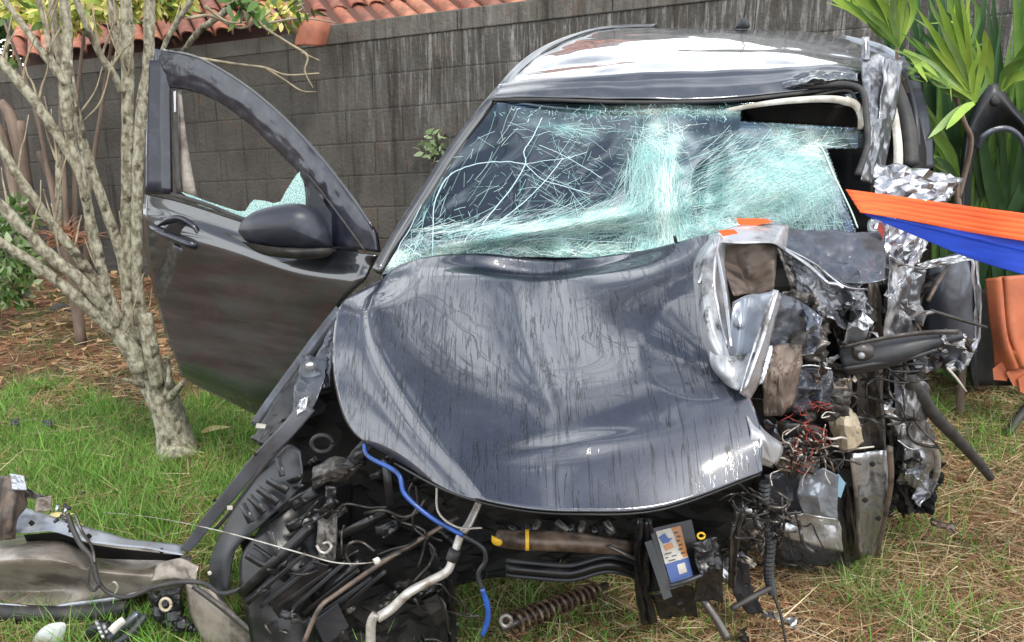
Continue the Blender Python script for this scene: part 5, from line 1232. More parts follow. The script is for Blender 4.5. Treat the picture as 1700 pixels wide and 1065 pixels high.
# ================================================================== engine bay, near side
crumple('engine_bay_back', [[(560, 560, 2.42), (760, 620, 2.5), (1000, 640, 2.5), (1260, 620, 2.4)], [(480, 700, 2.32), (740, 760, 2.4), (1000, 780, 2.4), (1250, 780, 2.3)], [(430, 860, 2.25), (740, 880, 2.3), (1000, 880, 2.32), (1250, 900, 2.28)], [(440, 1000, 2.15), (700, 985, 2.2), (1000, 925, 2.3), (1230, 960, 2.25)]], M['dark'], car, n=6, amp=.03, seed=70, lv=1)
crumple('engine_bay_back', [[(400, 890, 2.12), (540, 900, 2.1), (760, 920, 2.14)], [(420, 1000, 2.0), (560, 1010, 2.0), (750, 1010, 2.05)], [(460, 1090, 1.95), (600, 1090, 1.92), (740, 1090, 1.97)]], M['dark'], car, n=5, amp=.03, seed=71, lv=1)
strip('wing_rail', [(566, 515, 2.40), (530, 560, 2.36), (490, 614, 2.32), (450, 668, 2.28), (424, 706, 2.26)], 16, 12, M['primer_grey'] if False else M['steel_blue'], car, thick=.02)
crumple('rail_block', [[(500, 610, 2.30), (530, 620, 2.28)], [(450, 680, 2.24), (500, 690, 2.2)], [(420, 730, 2.22), (440, 740, 2.2)]], M['plastic'], car, n=3, amp=.006, seed=72, thick=.02)
plate('label_tag', [(426, 702), (442, 704), (440, 711), (424, 710)], M['cream'], car, Y=2.195, t=.003)
crumple('hinge_bracket', [[(500, 590, 2.3), (545, 590, 2.28)], [(490, 640, 2.2), (540, 630, 2.18)], [(486, 690, 2.12), (520, 680, 2.12)]], M['steel_blue'], car, n=3, amp=.010, seed=73)
crumple('hinge_bracket', [[(494, 668, 2.10), (512, 656, 2.10)], [(492, 690, 2.08), (508, 680, 2.08)]], M['silver'], car, n=3, amp=.006, seed=74)
dome('bolt', [(507, 604), (515, 600), (523, 604), (523, 612), (515, 616), (507, 612)], M['silver'], car, Y=2.22, bulge=.008, back=.01)
crumple('inner_ledge', [[(556, 530, 2.33), (566, 560, 2.3)], [(524, 590, 2.28), (552, 600, 2.24)], [(520, 650, 2.2), (548, 640, 2.18)]], M['steel_blue'], car, n=3, amp=.010, seed=75)
# long torn wing support that curls down to the panel on the grass
fr = strip('wing_support', [(512, 672, 2.10), (476, 715, 2.08), (430, 762, 2.08), (382, 820, 2.10), (344, 866, 2.12), (322, 896, 2.13), (306, 912, 2.14)], 28, 15, M['dusty'], car, thick=.008, bul=.05)
for x, y in ((424, 754), (356, 830)): dome('hole', [(x - 4, y), (x, y - 3), (x + 4, y), (x, y + 3)], M['dark'], fr, Y=2.06, bulge=.002, back=.004)  # shade in the support's holes drawn as dark domes
strip('wing_support_lip', [(506, 692, 2.10), (474, 733, 2.085), (436, 776, 2.08), (394, 834, 2.10), (358, 878, 2.12)], 5, 4, M['rubber'], car)
# plastic liner with ribs
def lin_d(p, u, v):
    return .006 * noise.noise(p * 8)
ln_ = sheet('wheelarch_liner', [[(466, 742, 2.10), (484, 738, 2.08), (500, 748, 2.04)], [(424, 800, 2.08), (460, 796, 2.04), (498, 806, 2.0)], [(376, 868, 2.07), (412, 862, 2.02), (444, 862, 2.0)], [(348, 940, 2.06), (370, 928, 2.0), (392, 912, 2.0)], [(352, 985, 2.04), (372, 985, 1.98), (380, 985, 1.98)]], M['plastic_grey'], car, thick=.004, disp=lin_d)
for (a, b) in (((404, 838), (418, 866)), ((416, 824), (440, 850)), ((430, 810), (462, 834)), ((446, 796), (478, 814))):
    strip('rib', [(a[0], a[1], 2.02), ((a[0] + b[0]) / 2, (a[1] + b[1]) / 2, 1.995), (b[0], b[1], 1.99)], 9, 9, M['plastic'], ln_, thick=.012)
for (a, b) in (((462, 760), (470, 790)), ((476, 800), (500, 790)), ((478, 812), (505, 806))):
    strip('rib', [(a[0], a[1], 2.04), ((a[0] + b[0]) / 2, (a[1] + b[1]) / 2, 2.01), (b[0], b[1], 2.0)], 6, 6, M['plastic'], ln_, thick=.012)
plate('clip', [(377, 839), (386, 839), (386, 846), (377, 846)], M['cream'], ln_, Y=1.99, t=.003); dome('clip', [(344, 950), (349, 947), (352, 952), (347, 955)], M['cream'], ln_, Y=1.98, bulge=.004)
sheet('inner_wing', [[(430, 880, 2.02), (480, 840, 2.05), (530, 820, 2.12), (580, 800, 2.25)], [(400, 930, 1.98), (460, 910, 1.98), (520, 890, 2.04), (580, 880, 2.2)], [(400, 990, 1.94), (470, 980, 1.92), (530, 960, 1.98), (590, 960, 2.15)], [(420, 1080, 1.9), (480, 1080, 1.87), (530, 1080, 1.92), (580, 1080, 2.05)]], M['plastic'], car, disp=lambda p, u, v: .012 * noise.noise(p * 6) + .006 * abs(noise.noise(p * 16)))
for (x0, y0, x1, y1, w_) in ((400, 985, 520, 870, 14), (430, 1010, 560, 900, 9), (520, 1000, 600, 930, 12), (410, 920, 500, 975, 8), (560, 890, 640, 850, 12), (600, 950, 690, 900, 8), (450, 880, 470, 960, 6), (640, 760, 650, 850, 10)):
    strip('stiffener', [(x0, y0, 1.94), ((x0 + x1) / 2, (y0 + y1) / 2, 1.92), (x1, y1, 1.95)], w_, w_, M[random.choice(['plastic', 'plastic_grey', 'plastic'])], car, thick=.012)
crumple('headlamp_bracket', [[(520, 775, 1.98), (556, 756, 2.0), (586, 764, 2.0)], [(518, 795, 1.96), (548, 782, 1.94), (576, 786, 1.96)], [(520, 812, 1.97), (546, 800, 1.95), (566, 800, 1.97)]], M['grime'], car, n=3, amp=.004, seed=76)
crumple('bracket', [[(530, 850, 1.95), (560, 845, 1.95)], [(526, 900, 1.92), (560, 900, 1.92)], [(530, 930, 1.9), (556, 935, 1.9)]], M['grime'], car, n=3, amp=.006, seed=77)
for k in range(7):
    x0, y0 = 412 + k * 22, 1000 + k * 5; x1, y1 = x0 + 96, y0 - 84 + (k % 3) * 8
    strip('bay_rib', [(x0, y0, 1.90), ((x0 + x1) / 2, (y0 + y1) / 2, 1.885), (x1, y1, 1.90)], 6, 5, M['plastic_grey' if k % 2 else 'plastic'], car, thick=.014, bul=.05)
for k in range(5):
    x0, y0 = 420 + k * 16, 905 + k * 12; x1, y1 = x0 + 50, y0 + 34
    strip('bay_rib', [(x0, y0, 1.93), ((x0 + x1) / 2, (y0 + y1) / 2, 1.92), (x1, y1, 1.93)], 4, 4, M['plastic_grey'], car, thick=.010, bul=.05)
plate('bay_cover', [(448, 1000), (520, 930), (548, 938), (500, 1010), (470, 1040)], M['plastic'], car, Y=1.89, t=.01, bev=.003)
plate('bay_cover', [(520, 1030), (560, 1000), (580, 1040), (540, 1075)], M['plastic_grey'], car, Y=1.87, t=.01, bev=.003)
tube('hook', [(526, 905, 1.88, .004), (532, 915, 1.87, .004), (542, 917, 1.87, .004), (550, 908, 1.87, .004), (546, 900, 1.88, .004), (536, 902, 1.88, .003)], M['alu'], car, sides=6)
tube('hose_ring', [(P(535 + 18 * math.cos(a), 736 + 14 * math.sin(a), 2.12), .006) for a in np.linspace(0, 2 * math.pi, 13)], M['rubber'], car, n=2)
for i in range(46):
    x = rs2.uniform(430, 760); y = rs2.uniform(740, 1060)
    if x < 430 + (1000 - y) * .35 and y < 1000: continue
    s = rs2.uniform(7, 24); Y = 1.98 - (y - 740) * .0003 + rs2.uniform(-.03, .05); a = rs2.uniform(-.9, -.3) if rs2.random() < .6 else rs2.uniform(0, 3); asp = rs2.uniform(.15, .6); c_, s_ = math.cos(a), math.sin(a)
    def q(u, v_, dy): return (x + c_ * u * s - s_ * v_ * s * asp, y + s_ * u * s + c_ * v_ * s * asp, Y + dy)
    crumple('bay_fitting', [[q(-1, -1, 0), q(0, -1, -.01), q(1, -1, 0)], [q(-1, 1, 0), q(0, 1, -.015), q(1, 1, 0)]], M[rs2.choice(['plastic', 'plastic', 'plastic_grey', 'grime', 'dark'])], car, n=2, amp=.005, seed=500 + i, lv=1, thick=.008)
for i in range(18): wire(rs2.uniform(480, 740), rs2.uniform(800, 1050), 20, 1.9, rs2.choice(['dark_wire', 'dark_wire', 'grime']), rs2.uniform(.002, .004), 5, 34)
# long rod, cable, pipes, hose
tube('tie_rod', [(505, 1065, 1.82, .006), (530, 1010, 1.84, .006), (560, 985, 1.86, .006), (640, 930, 1.88, .006), (760, 858, 1.92, .005)], M['brown_metal'], car)
tube('control_cable', [(170, 850, 2.2, .0005), (250, 858, 2.12, .0005), (330, 873, 2.02, .0012), (400, 890, 1.94, .0019), (500, 918, 1.86, .0019), (560, 934, 1.84, .0017), (620, 933, 1.84, .0017), (665, 918, 1.88, .0015)], M['alu'], car)
dome('cable_clip', [(618, 928), (628, 924), (632, 932), (624, 938)], M['cream'], car, Y=1.83, bulge=.008)
tube('blue_hose', [(604, 738, 1.88, .004), (612, 758, 1.84, .005), (660, 785, 1.78, .0055), (672, 820, 1.76, .0055), (715, 858, 1.74, .0055), (768, 888, 1.72, .0055)], M['blue_hose'], car)
tube('grey_hose', [(768, 888, 1.72, .005), (800, 908, 1.72, .005), (806, 930, 1.72, .005), (794, 952, 1.72, .005), (800, 978, 1.72, .005)], M['plastic_grey'], car)
tube('blue_hose', [(800, 976, 1.72, .006), (809, 1005, 1.72, .0065), (809, 1030, 1.72, .006), (801, 1054, 1.72, .0055)], M['blue_hose'], car)
tube('cable', [(725, 806, 1.85, .0025), (728, 850, 1.8, .0025), (760, 875, 1.78, .0025), (800, 876, 1.8, .002)], M['pale_wire'], car)
tube('coolant_pipe', [(796, 832, 1.88, .008), (778, 870, 1.84, .009), (764, 890, 1.82, .0095), (752, 925, 1.8, .0095), (742, 948, 1.79, .010), (710, 966, 1.78, .010), (678, 984, 1.76, .0105), (650, 1010, 1.75, .011), (626, 1026, 1.74, .0115)], M['alu'], car, sides=12)
tube('coolant_pipe', [(624, 1018, 1.735, .010), (616, 1036, 1.73, .011), (616, 1080, 1.72, .011)], M['alu'], car, sides=12)
tube('pipe_collar', [(756, 912, 1.80, .014), (749, 930, 1.795, .014)], M['rubber'], car, n=1, sides=10)
# bumper reinforcement and crossmember under the bonnet
tube('crossmember', [(830, 893, 1.98, .022), (870, 896, 1.95, .024), (960, 900, 1.95, .024), (1050, 910, 1.97, .018)], mat('scuffed_tube', (.05, .035, .026), .4, .4, var=(.16, .11, .08), vs_=(20, 20, 20)), car, sides=14)
tube('tube_band', [(872, 896, 1.945, .0255), (878, 896, 1.945, .0255)], M['yellow'], car, n=1, sides=14)
dome('yellow_connector', [(816, 888), (826, 892), (834, 898), (830, 906), (820, 904), (816, 898)], M['yellow'], car, Y=1.9, bulge=.012)
for y, r in ((932, .006), (944, .012), (956, .006)):
    tube('lower_pipe', [(840, y - 2, 2.0, r), (930, y + 6, 1.98, r), (960, y + 4, 1.98, r), (1010, y - 8, 1.98, r), (1065, y + 4, 2.0, r)], M['plastic_grey'] if r < .01 else M['plastic'], car)
tube('lower_pipe', [(1010, 906, 1.93, .005), (1050, 925, 1.93, .005), (1075, 932, 1.94, .004)], M['grime'], car)
chan('radiator_post', [(1070, 860, 1.92), (1066, 930, 1.92), (1068, 985, 1.95), (1078, 1035, 2.0)], 26, 24, M['plastic'], 81, .004)
chan('radiator_post', [(740, 960, 1.95), (742, 1010, 1.95), (746, 1075, 1.95)], 22, 22, M['dark'], 82, .006)
for i in range(14):
    x = rs2.uniform(830, 1050); tube('bay_fitting', [(x, rs2.uniform(862, 884), 1.98, .01), (x + rs2.uniform(-12, 20), rs2.uniform(880, 890), 1.96, .009)], M[rs2.choice(['plastic', 'grime', 'plastic_grey'])], car, n=1)
# battery
bat = bpy.data.objects.new('battery', None); COL.objects.link(bat); bat.parent = car
def quad3(name, pts, m_, parent, t=.002):
    W = [P(*p) for p in pts]; n_ = (W[1] - W[0]).cross(W[3] - W[0]).normalized()
    if n_.y > 0: n_ = -n_
    v_ = W + [q_ - n_ * t for q_ in W]; return mk(name, v_, [(0, 1, 2, 3), (7, 6, 5, 4)] + [(i, i + 4, (i + 1) % 4 + 4, (i + 1) % 4) for i in range(4)], m_, parent)
quad3('case', [(1078, 878, 1.93), (1148, 862, 1.97), (1170, 958, 1.90), (1108, 980, 1.86)], M['plastic'], bat, .14)
quad3('carrier', [(1070, 900, 1.90), (1082, 896, 1.90), (1116, 990, 1.85), (1102, 996, 1.85)], M['plastic_grey'], bat, .02)
Wb = [P(1078, 878, 1.93), P(1148, 862, 1.97), P(1170, 958, 1.90), P(1108, 980, 1.86)]
bn = (Wb[1] - Wb[0]).cross(Wb[3] - Wb[0]).normalized()
if bn.y > 0: bn = -bn
def bq(u, v_): return (Wb[0] * (1 - u) + Wb[1] * u) * (1 - v_) + (Wb[3] * (1 - u) + Wb[2] * u) * v_
def lab(name, pts, m_, h, parent):
    W = [bq(u, v_) + bn * h for u, v_ in pts]; k = len(W); v_ = W + [q_ - bn * .0006 for q_ in W]
    return mk(name, v_, [tuple(range(k)), tuple(range(2 * k - 1, k - 1, -1))] + [(i, i + k, (i + 1) % k + k, (i + 1) % k) for i in range(k)], m_, parent)
lw = mat('label_white', (.34, .32, .27), .5, coat=.4, var=(.45, .42, .36), vs_=(60, 60, 60)); lo = mat('label_orange', (.34, .13, .025), .5, coat=.4); lbm = mat('label_blue', (.015, .05, .20), .5, coat=.4); lk = mat('label_ink', (.03, .03, .04), .4); lr_ = mat('label_rust', (.4, .16, .06), .4)
lb_ = lab('label', [(.12, .06), (.70, .06), (.70, .80), (.12, .80)], lw, .002, bat)
lab('orange_band', [(.48, .06), (.70, .06), (.70, .58), (.58, .58)], lo, .003, lb_)
lab('blue_band', [(.12, .60), (.70, .60), (.70, .94), (.12, .94)], lbm, .0032, lb_)
lab('blue_mark', [(.14, .16), (.30, .12), (.36, .22), (.46, .22), (.34, .28), (.20, .28)], lbm, .0032, lb_)
lab('rust_mark', [(.20, .30), (.40, .29), (.42, .38), (.22, .40)], lr_, .0032, lb_)
lab('white_square', [(.38, .66), (.58, .66), (.58, .82), (.38, .82)], lw, .004, lb_)
for k in range(9):
    u = .16 + .05 * (k % 5) + rs2.uniform(0, .02); v_ = .44 + .06 * (k // 3); lab('small_print', [(u, v_), (u + .06, v_), (u + .06, v_ + .018), (u, v_ + .018)], lk, .0033, lb_)
for k in range(6):
    u = .52 + .03 * (k % 2); v_ = .14 + .07 * k; lab('small_print', [(u, v_), (u + .09, v_), (u + .09, v_ + .03), (u, v_ + .03)], lk, .0036, lb_)
tube('terminal', [(P(1130 + 6 * math.cos(a) + 34, 889 + 5 * math.sin(a), 1.90), .0025) for a in np.linspace(0, 2 * math.pi, 11)], M['yellow'], bat, n=1)
tube('handle', [(1112, 972, 1.85, .005), (1140, 964, 1.85, .006), (1166, 954, 1.86, .005)], M['plastic_grey'], bat)
crumple('battery_bracket', [[(1150, 900, 1.9), (1190, 890, 1.92)], [(1160, 950, 1.88), (1200, 940, 1.9)], [(1150, 1000, 1.92), (1200, 1000, 1.95)]], M['plastic'], car, n=3, amp=.012, seed=83)
crumple('battery_bracket', [[(1080, 985, 1.95), (1150, 975, 1.92)], [(1096, 1030, 2.0), (1160, 1020, 1.98)]], M['plastic'], car, n=3, amp=.01, seed=84)

# ================================================================== open front door
def dY(x, k=0): return 3.15 - (x - 243) / 357 * .52 + k
door = bpy.data.objects.new('front_door', None); COL.objects.link(door); door.parent = car
DP = M['door_paint']
sheet('door_skin', [
 [(242, 322, dY(243)), (300, 335, dY(300)), (390, 364, dY(390)), (500, 398, dY(500)), (626, 424, dY(626))],
 [(240, 340, dY(243, -.012)), (300, 354, dY(300, -.02)), (390, 384, dY(390, -.02)), (490, 418, dY(490, -.02)), (616, 442, dY(616, -.01))],
 [(240, 362, dY(243, -.03)), (300, 384, dY(300, -.062)), (390, 412, dY(390, -.072)), (490, 446, dY(490, -.072)), (602, 468, dY(602, -.045))],
 [(243, 400, dY(243, -.025)), (300, 416, dY(300, -.058)), (390, 442, dY(390, -.066)), (485, 474, dY(485, -.066)), (570, 502, dY(570, -.04))],
 [(254, 470, dY(254, -.01)), (310, 488, dY(310, -.03)), (390, 512, dY(390, -.04)), (475, 538, dY(475, -.04)), (545, 560, dY(545, -.02))],
 [(276, 552, dY(276)), (325, 570, dY(325, -.02)), (390, 594, dY(390, -.03)), (450, 612, dY(450, -.03)), (500, 625, dY(500, -.02))],
 [(297, 604, dY(297)), (340, 620, dY(340, -.01)), (385, 638, dY(385, -.02)), (425, 652, dY(425, -.02)), (470, 662, dY(470))],
 [(300, 622, dY(300, .04)), (340, 645, dY(340, .03)), (380, 664, dY(380, .03)), (415, 682, dY(415, .03)), (440, 694, dY(440, .03))]],
 DP, door, su=8, sv=8, thick=.010)
strip('belt_seal', [(284, 322, dY(284, -.012)), (340, 338, dY(340, -.012)), (400, 362, dY(400, -.012)), (450, 380, dY(450, -.012))], 5, 5, M['rubber'], door)
strip('sill_line', [(297, 601, dY(297, -.006)), (350, 622, dY(350, -.012)), (422, 650, dY(422, -.022))], 3, 3, M['plastic_grey'], door, thick=.004)
# window frame swept from outer to inner contour
outr = [(243, 322), (247, 200), (256, 95), (272, 83), (330, 96), (400, 136), (462, 186), (522, 248), (578, 318), (620, 378), (630, 418)]
innr = [(285, 322), (284, 240), (283, 152), (291, 146), (345, 158), (398, 190), (440, 226), (478, 264), (506, 300), (514, 345), (530, 404)]
rows = []
for k in range(4):
    rows.append([(a[0] + (b[0] - a[0]) * k / 3, a[1] + (b[1] - a[1]) * k / 3, dY(a[0] + (b[0] - a[0]) * k / 3, (-.012 if k in (1, 2) else 0) + .05 * max(0, (330 - a[1]) / 250))) for a, b in zip(outr, innr)])
def fr_d(p, u, v): return (.004 * noise.noise(p * 22) + .003 * noise.noise(p * 60)) * (1 if .25 < u < .85 else 0)
sheet('window_frame', rows, M['frame_paint'], door, su=8, sv=6, thick=.014, disp=fr_d)
strip('pillar_trim', [(264, 100, dY(264, .03)), (262, 200, dY(262, .01)), (263, 318, dY(263, -.02))], 30, 36, M['satin_black'], door, thick=.008, bul=.1)
tube('frame_edge', [(x, y, dY(x, .05 * max(0, (330 - y) / 250) - .012), .004) for x, y in outr[3:10]], M['door_paint'], door)
plate('corner_trim', [(513, 300), (548, 350), (596, 418), (586, 428), (524, 408), (515, 350)], M['satin_black'], door, Y=dY(545, -.03), t=.02)
tube('trim_edge', [(510, 288, dY(510, -.02), .004), (540, 326, dY(540, -.02), .004), (580, 380, dY(580, -.025), .004), (606, 416, dY(606, -.02), .004)], M['rubber'], door)
strip('window_channel', [(291, 150, dY(291, .03)), (293, 240, dY(293, .02)), (298, 322, dY(298))], 6, 6, M['rubber'], door)
strip('channel_lining', [(297, 150, dY(297, .06)), (304, 240, dY(304, .05)), (316, 330, dY(316, .03))], 6, 22, M['primer'], door)
plate('glass_sliver', [(288, 152), (292, 150), (292, 185), (289, 186)], M['clear_lens'], door, Y=dY(290, .01), t=.003)
def cg():
    m = bpy.data.materials.new('granulated_glass'); m.use_nodes = True; t = m.node_tree; b = t.nodes['Principled BSDF']; l = t.links
    tcn = t.nodes.new('ShaderNodeTexCoord'); vo = t.nodes.new('ShaderNodeTexVoronoi'); vo.feature = 'DISTANCE_TO_EDGE'; vo.inputs['Scale'].default_value = 150; l.new(tcn.outputs['Object'], vo.inputs[0])
    r = t.nodes.new('ShaderNodeValToRGB'); e = r.color_ramp.elements; e[0].position = .02; e[0].color = (.22, .42, .40, 1); e[1].position = .3; e[1].color = (.66, .86, .80, 1); l.new(vo.outputs['Distance'], r.inputs[0]); l.new(r.outputs[0], b.inputs['Base Color'])
    b.inputs['Roughness'].default_value = .2; bp = t.nodes.new('ShaderNodeBump'); bp.inputs['Distance'].default_value = .003; l.new(vo.outputs['Distance'], bp.inputs['Height']); l.new(bp.outputs[0], b.inputs['Normal']); return m
M['granules'] = cg()
gl_ = [(300, 318), (318, 324), (345, 334), (372, 343), (395, 350), (407, 350), (416, 336), (422, 331), (440, 333), (455, 337), (466, 334), (474, 318), (484, 302), (492, 290), (498, 284), (503, 296), (507, 320), (508, 352), (480, 362), (450, 372), (405, 364), (372, 354), (330, 340)]
plate('broken_window', [(x, y, dY(x, -.004)) for x, y in gl_], M['granules'], door, t=.005)
# mirror
mir = dome('mirror_housing', [(395, 384), (402, 366), (425, 350), (458, 341), (490, 337), (512, 342), (530, 356), (544, 378), (551, 400), (548, 412), (500, 414), (450, 410), (412, 402)], M['satin_black'], door, Y=2.66, bulge=.075, rings=9, back=.09, power=.55, sharp=60)
dome('mirror_base', [(400, 400), (450, 408), (505, 411), (549, 411), (548, 424), (520, 430), (470, 428), (430, 420)], M['rubber'], mir, Y=2.65, bulge=.06, rings=5, back=.06)
tube('mirror_arm', [(520, 415, 2.70, .02), (560, 420, 2.72, .02), (590, 430, 2.72, .02)], M['plastic'], mir)
# handle
hd = tube('door_handle', [(250, 376, dY(250, -.05), .008), (268, 386, dY(268, -.085), .013), (292, 396, dY(292, -.095), .014), (316, 405, dY(316, -.09), .015), (334, 409, dY(332, -.05), .011)], M['frame_paint'], door, sides=12)
dome('recess_shade', [(272, 384), (280, 373), (298, 369), (314, 377), (324, 393), (318, 404), (298, 400), (282, 396)], M['dark'], hd, Y=dY(297, -.072), bulge=.003, back=.02)  # dark dome puts the shade of the hand recess into colour
tube('recess_rim', [(262, 374, dY(262, -.06), .004), (280, 364, dY(285, -.064), .009), (300, 362, dY(305, -.066), .010), (320, 374, dY(322, -.066), .008), (334, 396, dY(330, -.064), .004)], M['frame_paint'], hd)
dome('lock_cover', [(286, 404), (300, 410), (316, 413), (314, 422), (300, 423), (290, 416)], M['silverish'], hd, Y=dY(300, -.066), bulge=.006)

# ================================================================== torn front corner on the grass, still hanging from the wing support
TC = bpy.data.objects.new('torn_front_corner', None); COL.objects.link(TC); TC.parent = car
def td(p, u, v): return .010 * noise.noise(p * 6) + .004 * noise.noise(p * 18)
sheet('inner_skin', [[(-40, 885, 2.42), (40, 890, 2.40), (120, 888, 2.40), (200, 903, 2.36), (270, 913, 2.28), (318, 925, 2.18)],
                     [(-40, 915, 2.20), (40, 908, 2.16), (110, 915, 2.15), (190, 935, 2.26), (260, 938, 2.20), (320, 945, 2.1)],
                     [(-40, 940, 2.13), (40, 934, 2.08), (110, 938, 2.07), (160, 945, 2.12), (250, 950, 2.14), (320, 955, 2.1)],
                     [(-40, 968, 2.24), (50, 974, 2.23), (110, 970, 2.21), (190, 968, 2.14), (260, 960, 2.12), (318, 965, 2.1)],
                     [(-40, 1002, 2.22), (40, 1004, 2.18), (90, 1008, 2.17), (170, 998, 2.18), (240, 985, 2.14), (300, 975, 2.12)]], M['primer'], TC, su=8, sv=8, disp=td)
strip('lower_lip', [(-20, 1002, 2.15), (40, 1007, 2.14), (75, 1014, 2.13), (110, 1004, 2.14), (190, 993, 2.15), (250, 978, 2.13)], 6, 4, M['primer_grey'], TC)
sheet('grey_flange', [[(-10, 838, 2.3), (40, 842, 2.28), (90, 858, 2.26), (150, 876, 2.23), (220, 895, 2.2), (300, 903, 2.17)], [(-10, 880, 2.22), (40, 885, 2.2), (88, 882, 2.2), (150, 900, 2.17), (220, 907, 2.14), (305, 922, 2.12)]], M['primer_grey'], TC, su=8, sv=5, disp=lambda p, u, v: .004 * noise.noise(p * 14))
for x, y in ((52, 868), (147, 890), (268, 914)): dome('hole', [(x - 5, y), (x, y - 5), (x + 6, y), (x, y + 5)], M['dark'], TC, Y=2.17 - (x > 200) * .03, bulge=.001, back=.003)  # flange holes: their shade is a dark dome each
sheet('painted_shadow', [[(40, 888, 2.22), (100, 885, 2.22), (160, 905, 2.2), (300, 922, 2.17)], [(45, 900, 2.24), (110, 905, 2.24), (160, 925, 2.22), (300, 930, 2.2)]], M['dark'], TC)  # dark sheet painted in for the shade under the flange
sheet('upright_panel', [[(-30, 800, 2.25), (0, 790, 2.2), (22, 792, 2.17), (36, 800, 2.18)], [(-30, 830, 2.23), (0, 828, 2.17), (20, 830, 2.15), (44, 838, 2.18)], [(-30, 870, 2.2), (0, 868, 2.14), (18, 868, 2.13), (30, 862, 2.16)], [(-30, 905, 2.2), (0, 898, 2.14), (16, 896, 2.14), (26, 894, 2.16)]], M['brown_metal'], TC, disp=td)
crumple('mounting_tab', [[(16, 786, 2.15), (40, 790, 2.15)], [(20, 812, 2.14), (44, 814, 2.14)]], M['primer_grey'], TC, n=3, amp=.004, seed=91)
crumple('mounting_arm', [[(36, 806, 2.18), (60, 818, 2.17), (86, 826, 2.16)], [(34, 822, 2.18), (58, 828, 2.17), (78, 834, 2.16)]], M['grime'], TC, n=3, amp=.005, seed=92)
crumple('mounting_tab', [[(60, 826, 2.15), (86, 822, 2.15)], [(58, 850, 2.14), (84, 848, 2.14)]], M['primer'], TC, n=3, amp=.004, seed=93)
for i in range(9):
    x = rs2.uniform(80, 118); y = rs2.uniform(836, 872); tube('clip', [(x, y, 2.13, .005), (x + rs2.uniform(-12, 12), y + rs2.uniform(4, 14), 2.12, .004)], M[rs2.choice(['silver', 'plastic', 'grime'])], TC, n=1)
tube('loom', [(112, 852, 2.12, .006), (122, 880, 2.10, .007), (135, 905, 2.08, .007), (152, 925, 2.07, .007), (158, 950, 2.06, .008), (166, 970, 2.05, .006), (185, 986, 2.05, .006), (215, 990, 2.04, .006), (255, 975, 2.02, .006), (300, 966, 2.0, .006), (340, 968, 1.98, .006), (372, 985, 1.95, .006), (430, 965, 1.93, .005)], M['rubber'], TC, sides=8)
tube('loom', [(124, 852, 2.12, .004), (136, 882, 2.10, .004), (152, 906, 2.08, .004), (158, 935, 2.06, .004)], M['grime'], TC)
tube('wire_loop', [(148, 940, 2.05, .004), (146, 970, 2.04, .004), (156, 980, 2.04, .004), (166, 968, 2.04, .004)], M['rubber'], TC)
tube('wire_loop', [(182, 972, 2.06, .003), (190, 966, 2.05, .003), (196, 976, 2.05, .003), (190, 986, 2.05, .003)], M['alu'], TC)
crumple('corner_plate', [[(262, 935, 2.12), (300, 925, 2.1), (330, 940, 2.08)], [(250, 965, 2.1), (290, 960, 2.08), (325, 965, 2.06)]], M['primer'], TC, n=3, amp=.004, seed=94)
sheet('lower_plate', [[(310, 968, 2.05), (340, 975, 2.03), (365, 990, 2.02)], [(315, 1010, 2.03), (355, 1010, 2.0), (392, 1020, 1.98)], [(325, 1040, 2.02), (375, 1045, 1.98), (425, 1060, 1.94)], [(345, 1085, 2.0), (390, 1090, 1.96), (460, 1095, 1.92)]], M['primer'], TC, disp=td)
strip('plate_lip', [(322, 972, 2.02), (360, 1000, 1.98), (400, 1032, 1.95), (450, 1075, 1.9)], 7, 8, M['grime'], TC, thick=.01)
crumple('lamp_socket', [[(250, 985, 2.05), (300, 975, 2.04)], [(255, 1020, 2.04), (300, 1025, 2.03)], [(285, 1045, 2.04), (330, 1045, 2.02)]], M['plastic'], TC, n=4, amp=.010, seed=95, thick=.02)
tube('socket_ring', [(P(275 + 9 * math.cos(a), 1003 + 10 * math.sin(a), 2.01), .004) for a in np.linspace(0, 2 * math.pi, 13)], M['tan'], TC, n=2)
tube('black_tube', [(-40, 1014, 2.14, .022), (60, 1018, 2.13, .021), (130, 1018, 2.12, .021), (210, 1008, 2.12, .018)], M['rubber'], TC, sides=12)
for a, b in (((0, 830), (-6, 900)),): pass

# ================================================================== loose pieces
# headlamp debris on the grass
hl = thing('broken_headlamp', 'broken headlamp with bluish grey fins lying on the grass below the torn panel', 'car part', tuple(G(190, 1050, 0)))
for (q, m_, b_) in (([(130, 1060), (150, 1036), (176, 1028), (190, 1042), (180, 1068), (150, 1080)], 'plastic', .03), ([(160, 1050), (185, 1032), (205, 1040), (196, 1066), (170, 1074)], 'steel_blue', .02)):
    dome('lamp_body', q, M[m_], hl, Y=2.05, bulge=b_, back=.04)
strip('fin', [(178, 1062, 2.0), (205, 1040, 2.02), (232, 1018, 2.05)], 14, 14, M['steel_blue'], hl, thick=.008)
strip('fin', [(192, 1070, 1.98), (220, 1048, 2.0), (243, 1020, 2.03)], 10, 9, M['plastic_grey'], hl, thick=.008)
strip('fin', [(184, 1048, 1.98), (196, 1036, 1.99), (206, 1028, 2.0)], 12, 10, M['cream'], hl, thick=.008)
for i in range(6):
    x, y = 160 + i * 3, 1030 + (i * 7) % 22; tube('clip', [(x, y, 2.0, .005), (x + 3, y + 8, 1.99, .005)], M['silver'], hl, n=1)
ln2 = dome('lens_fragment', [(52, 1066), (62, 1050), (80, 1036), (108, 1034), (106, 1056), (96, 1080), (60, 1080)], M['clear_lens'], None, Y=2.03, bulge=.02, back=.01)
tag(ln2, 'pale milky lens fragment lying on the grass under the black tube', 'car part')
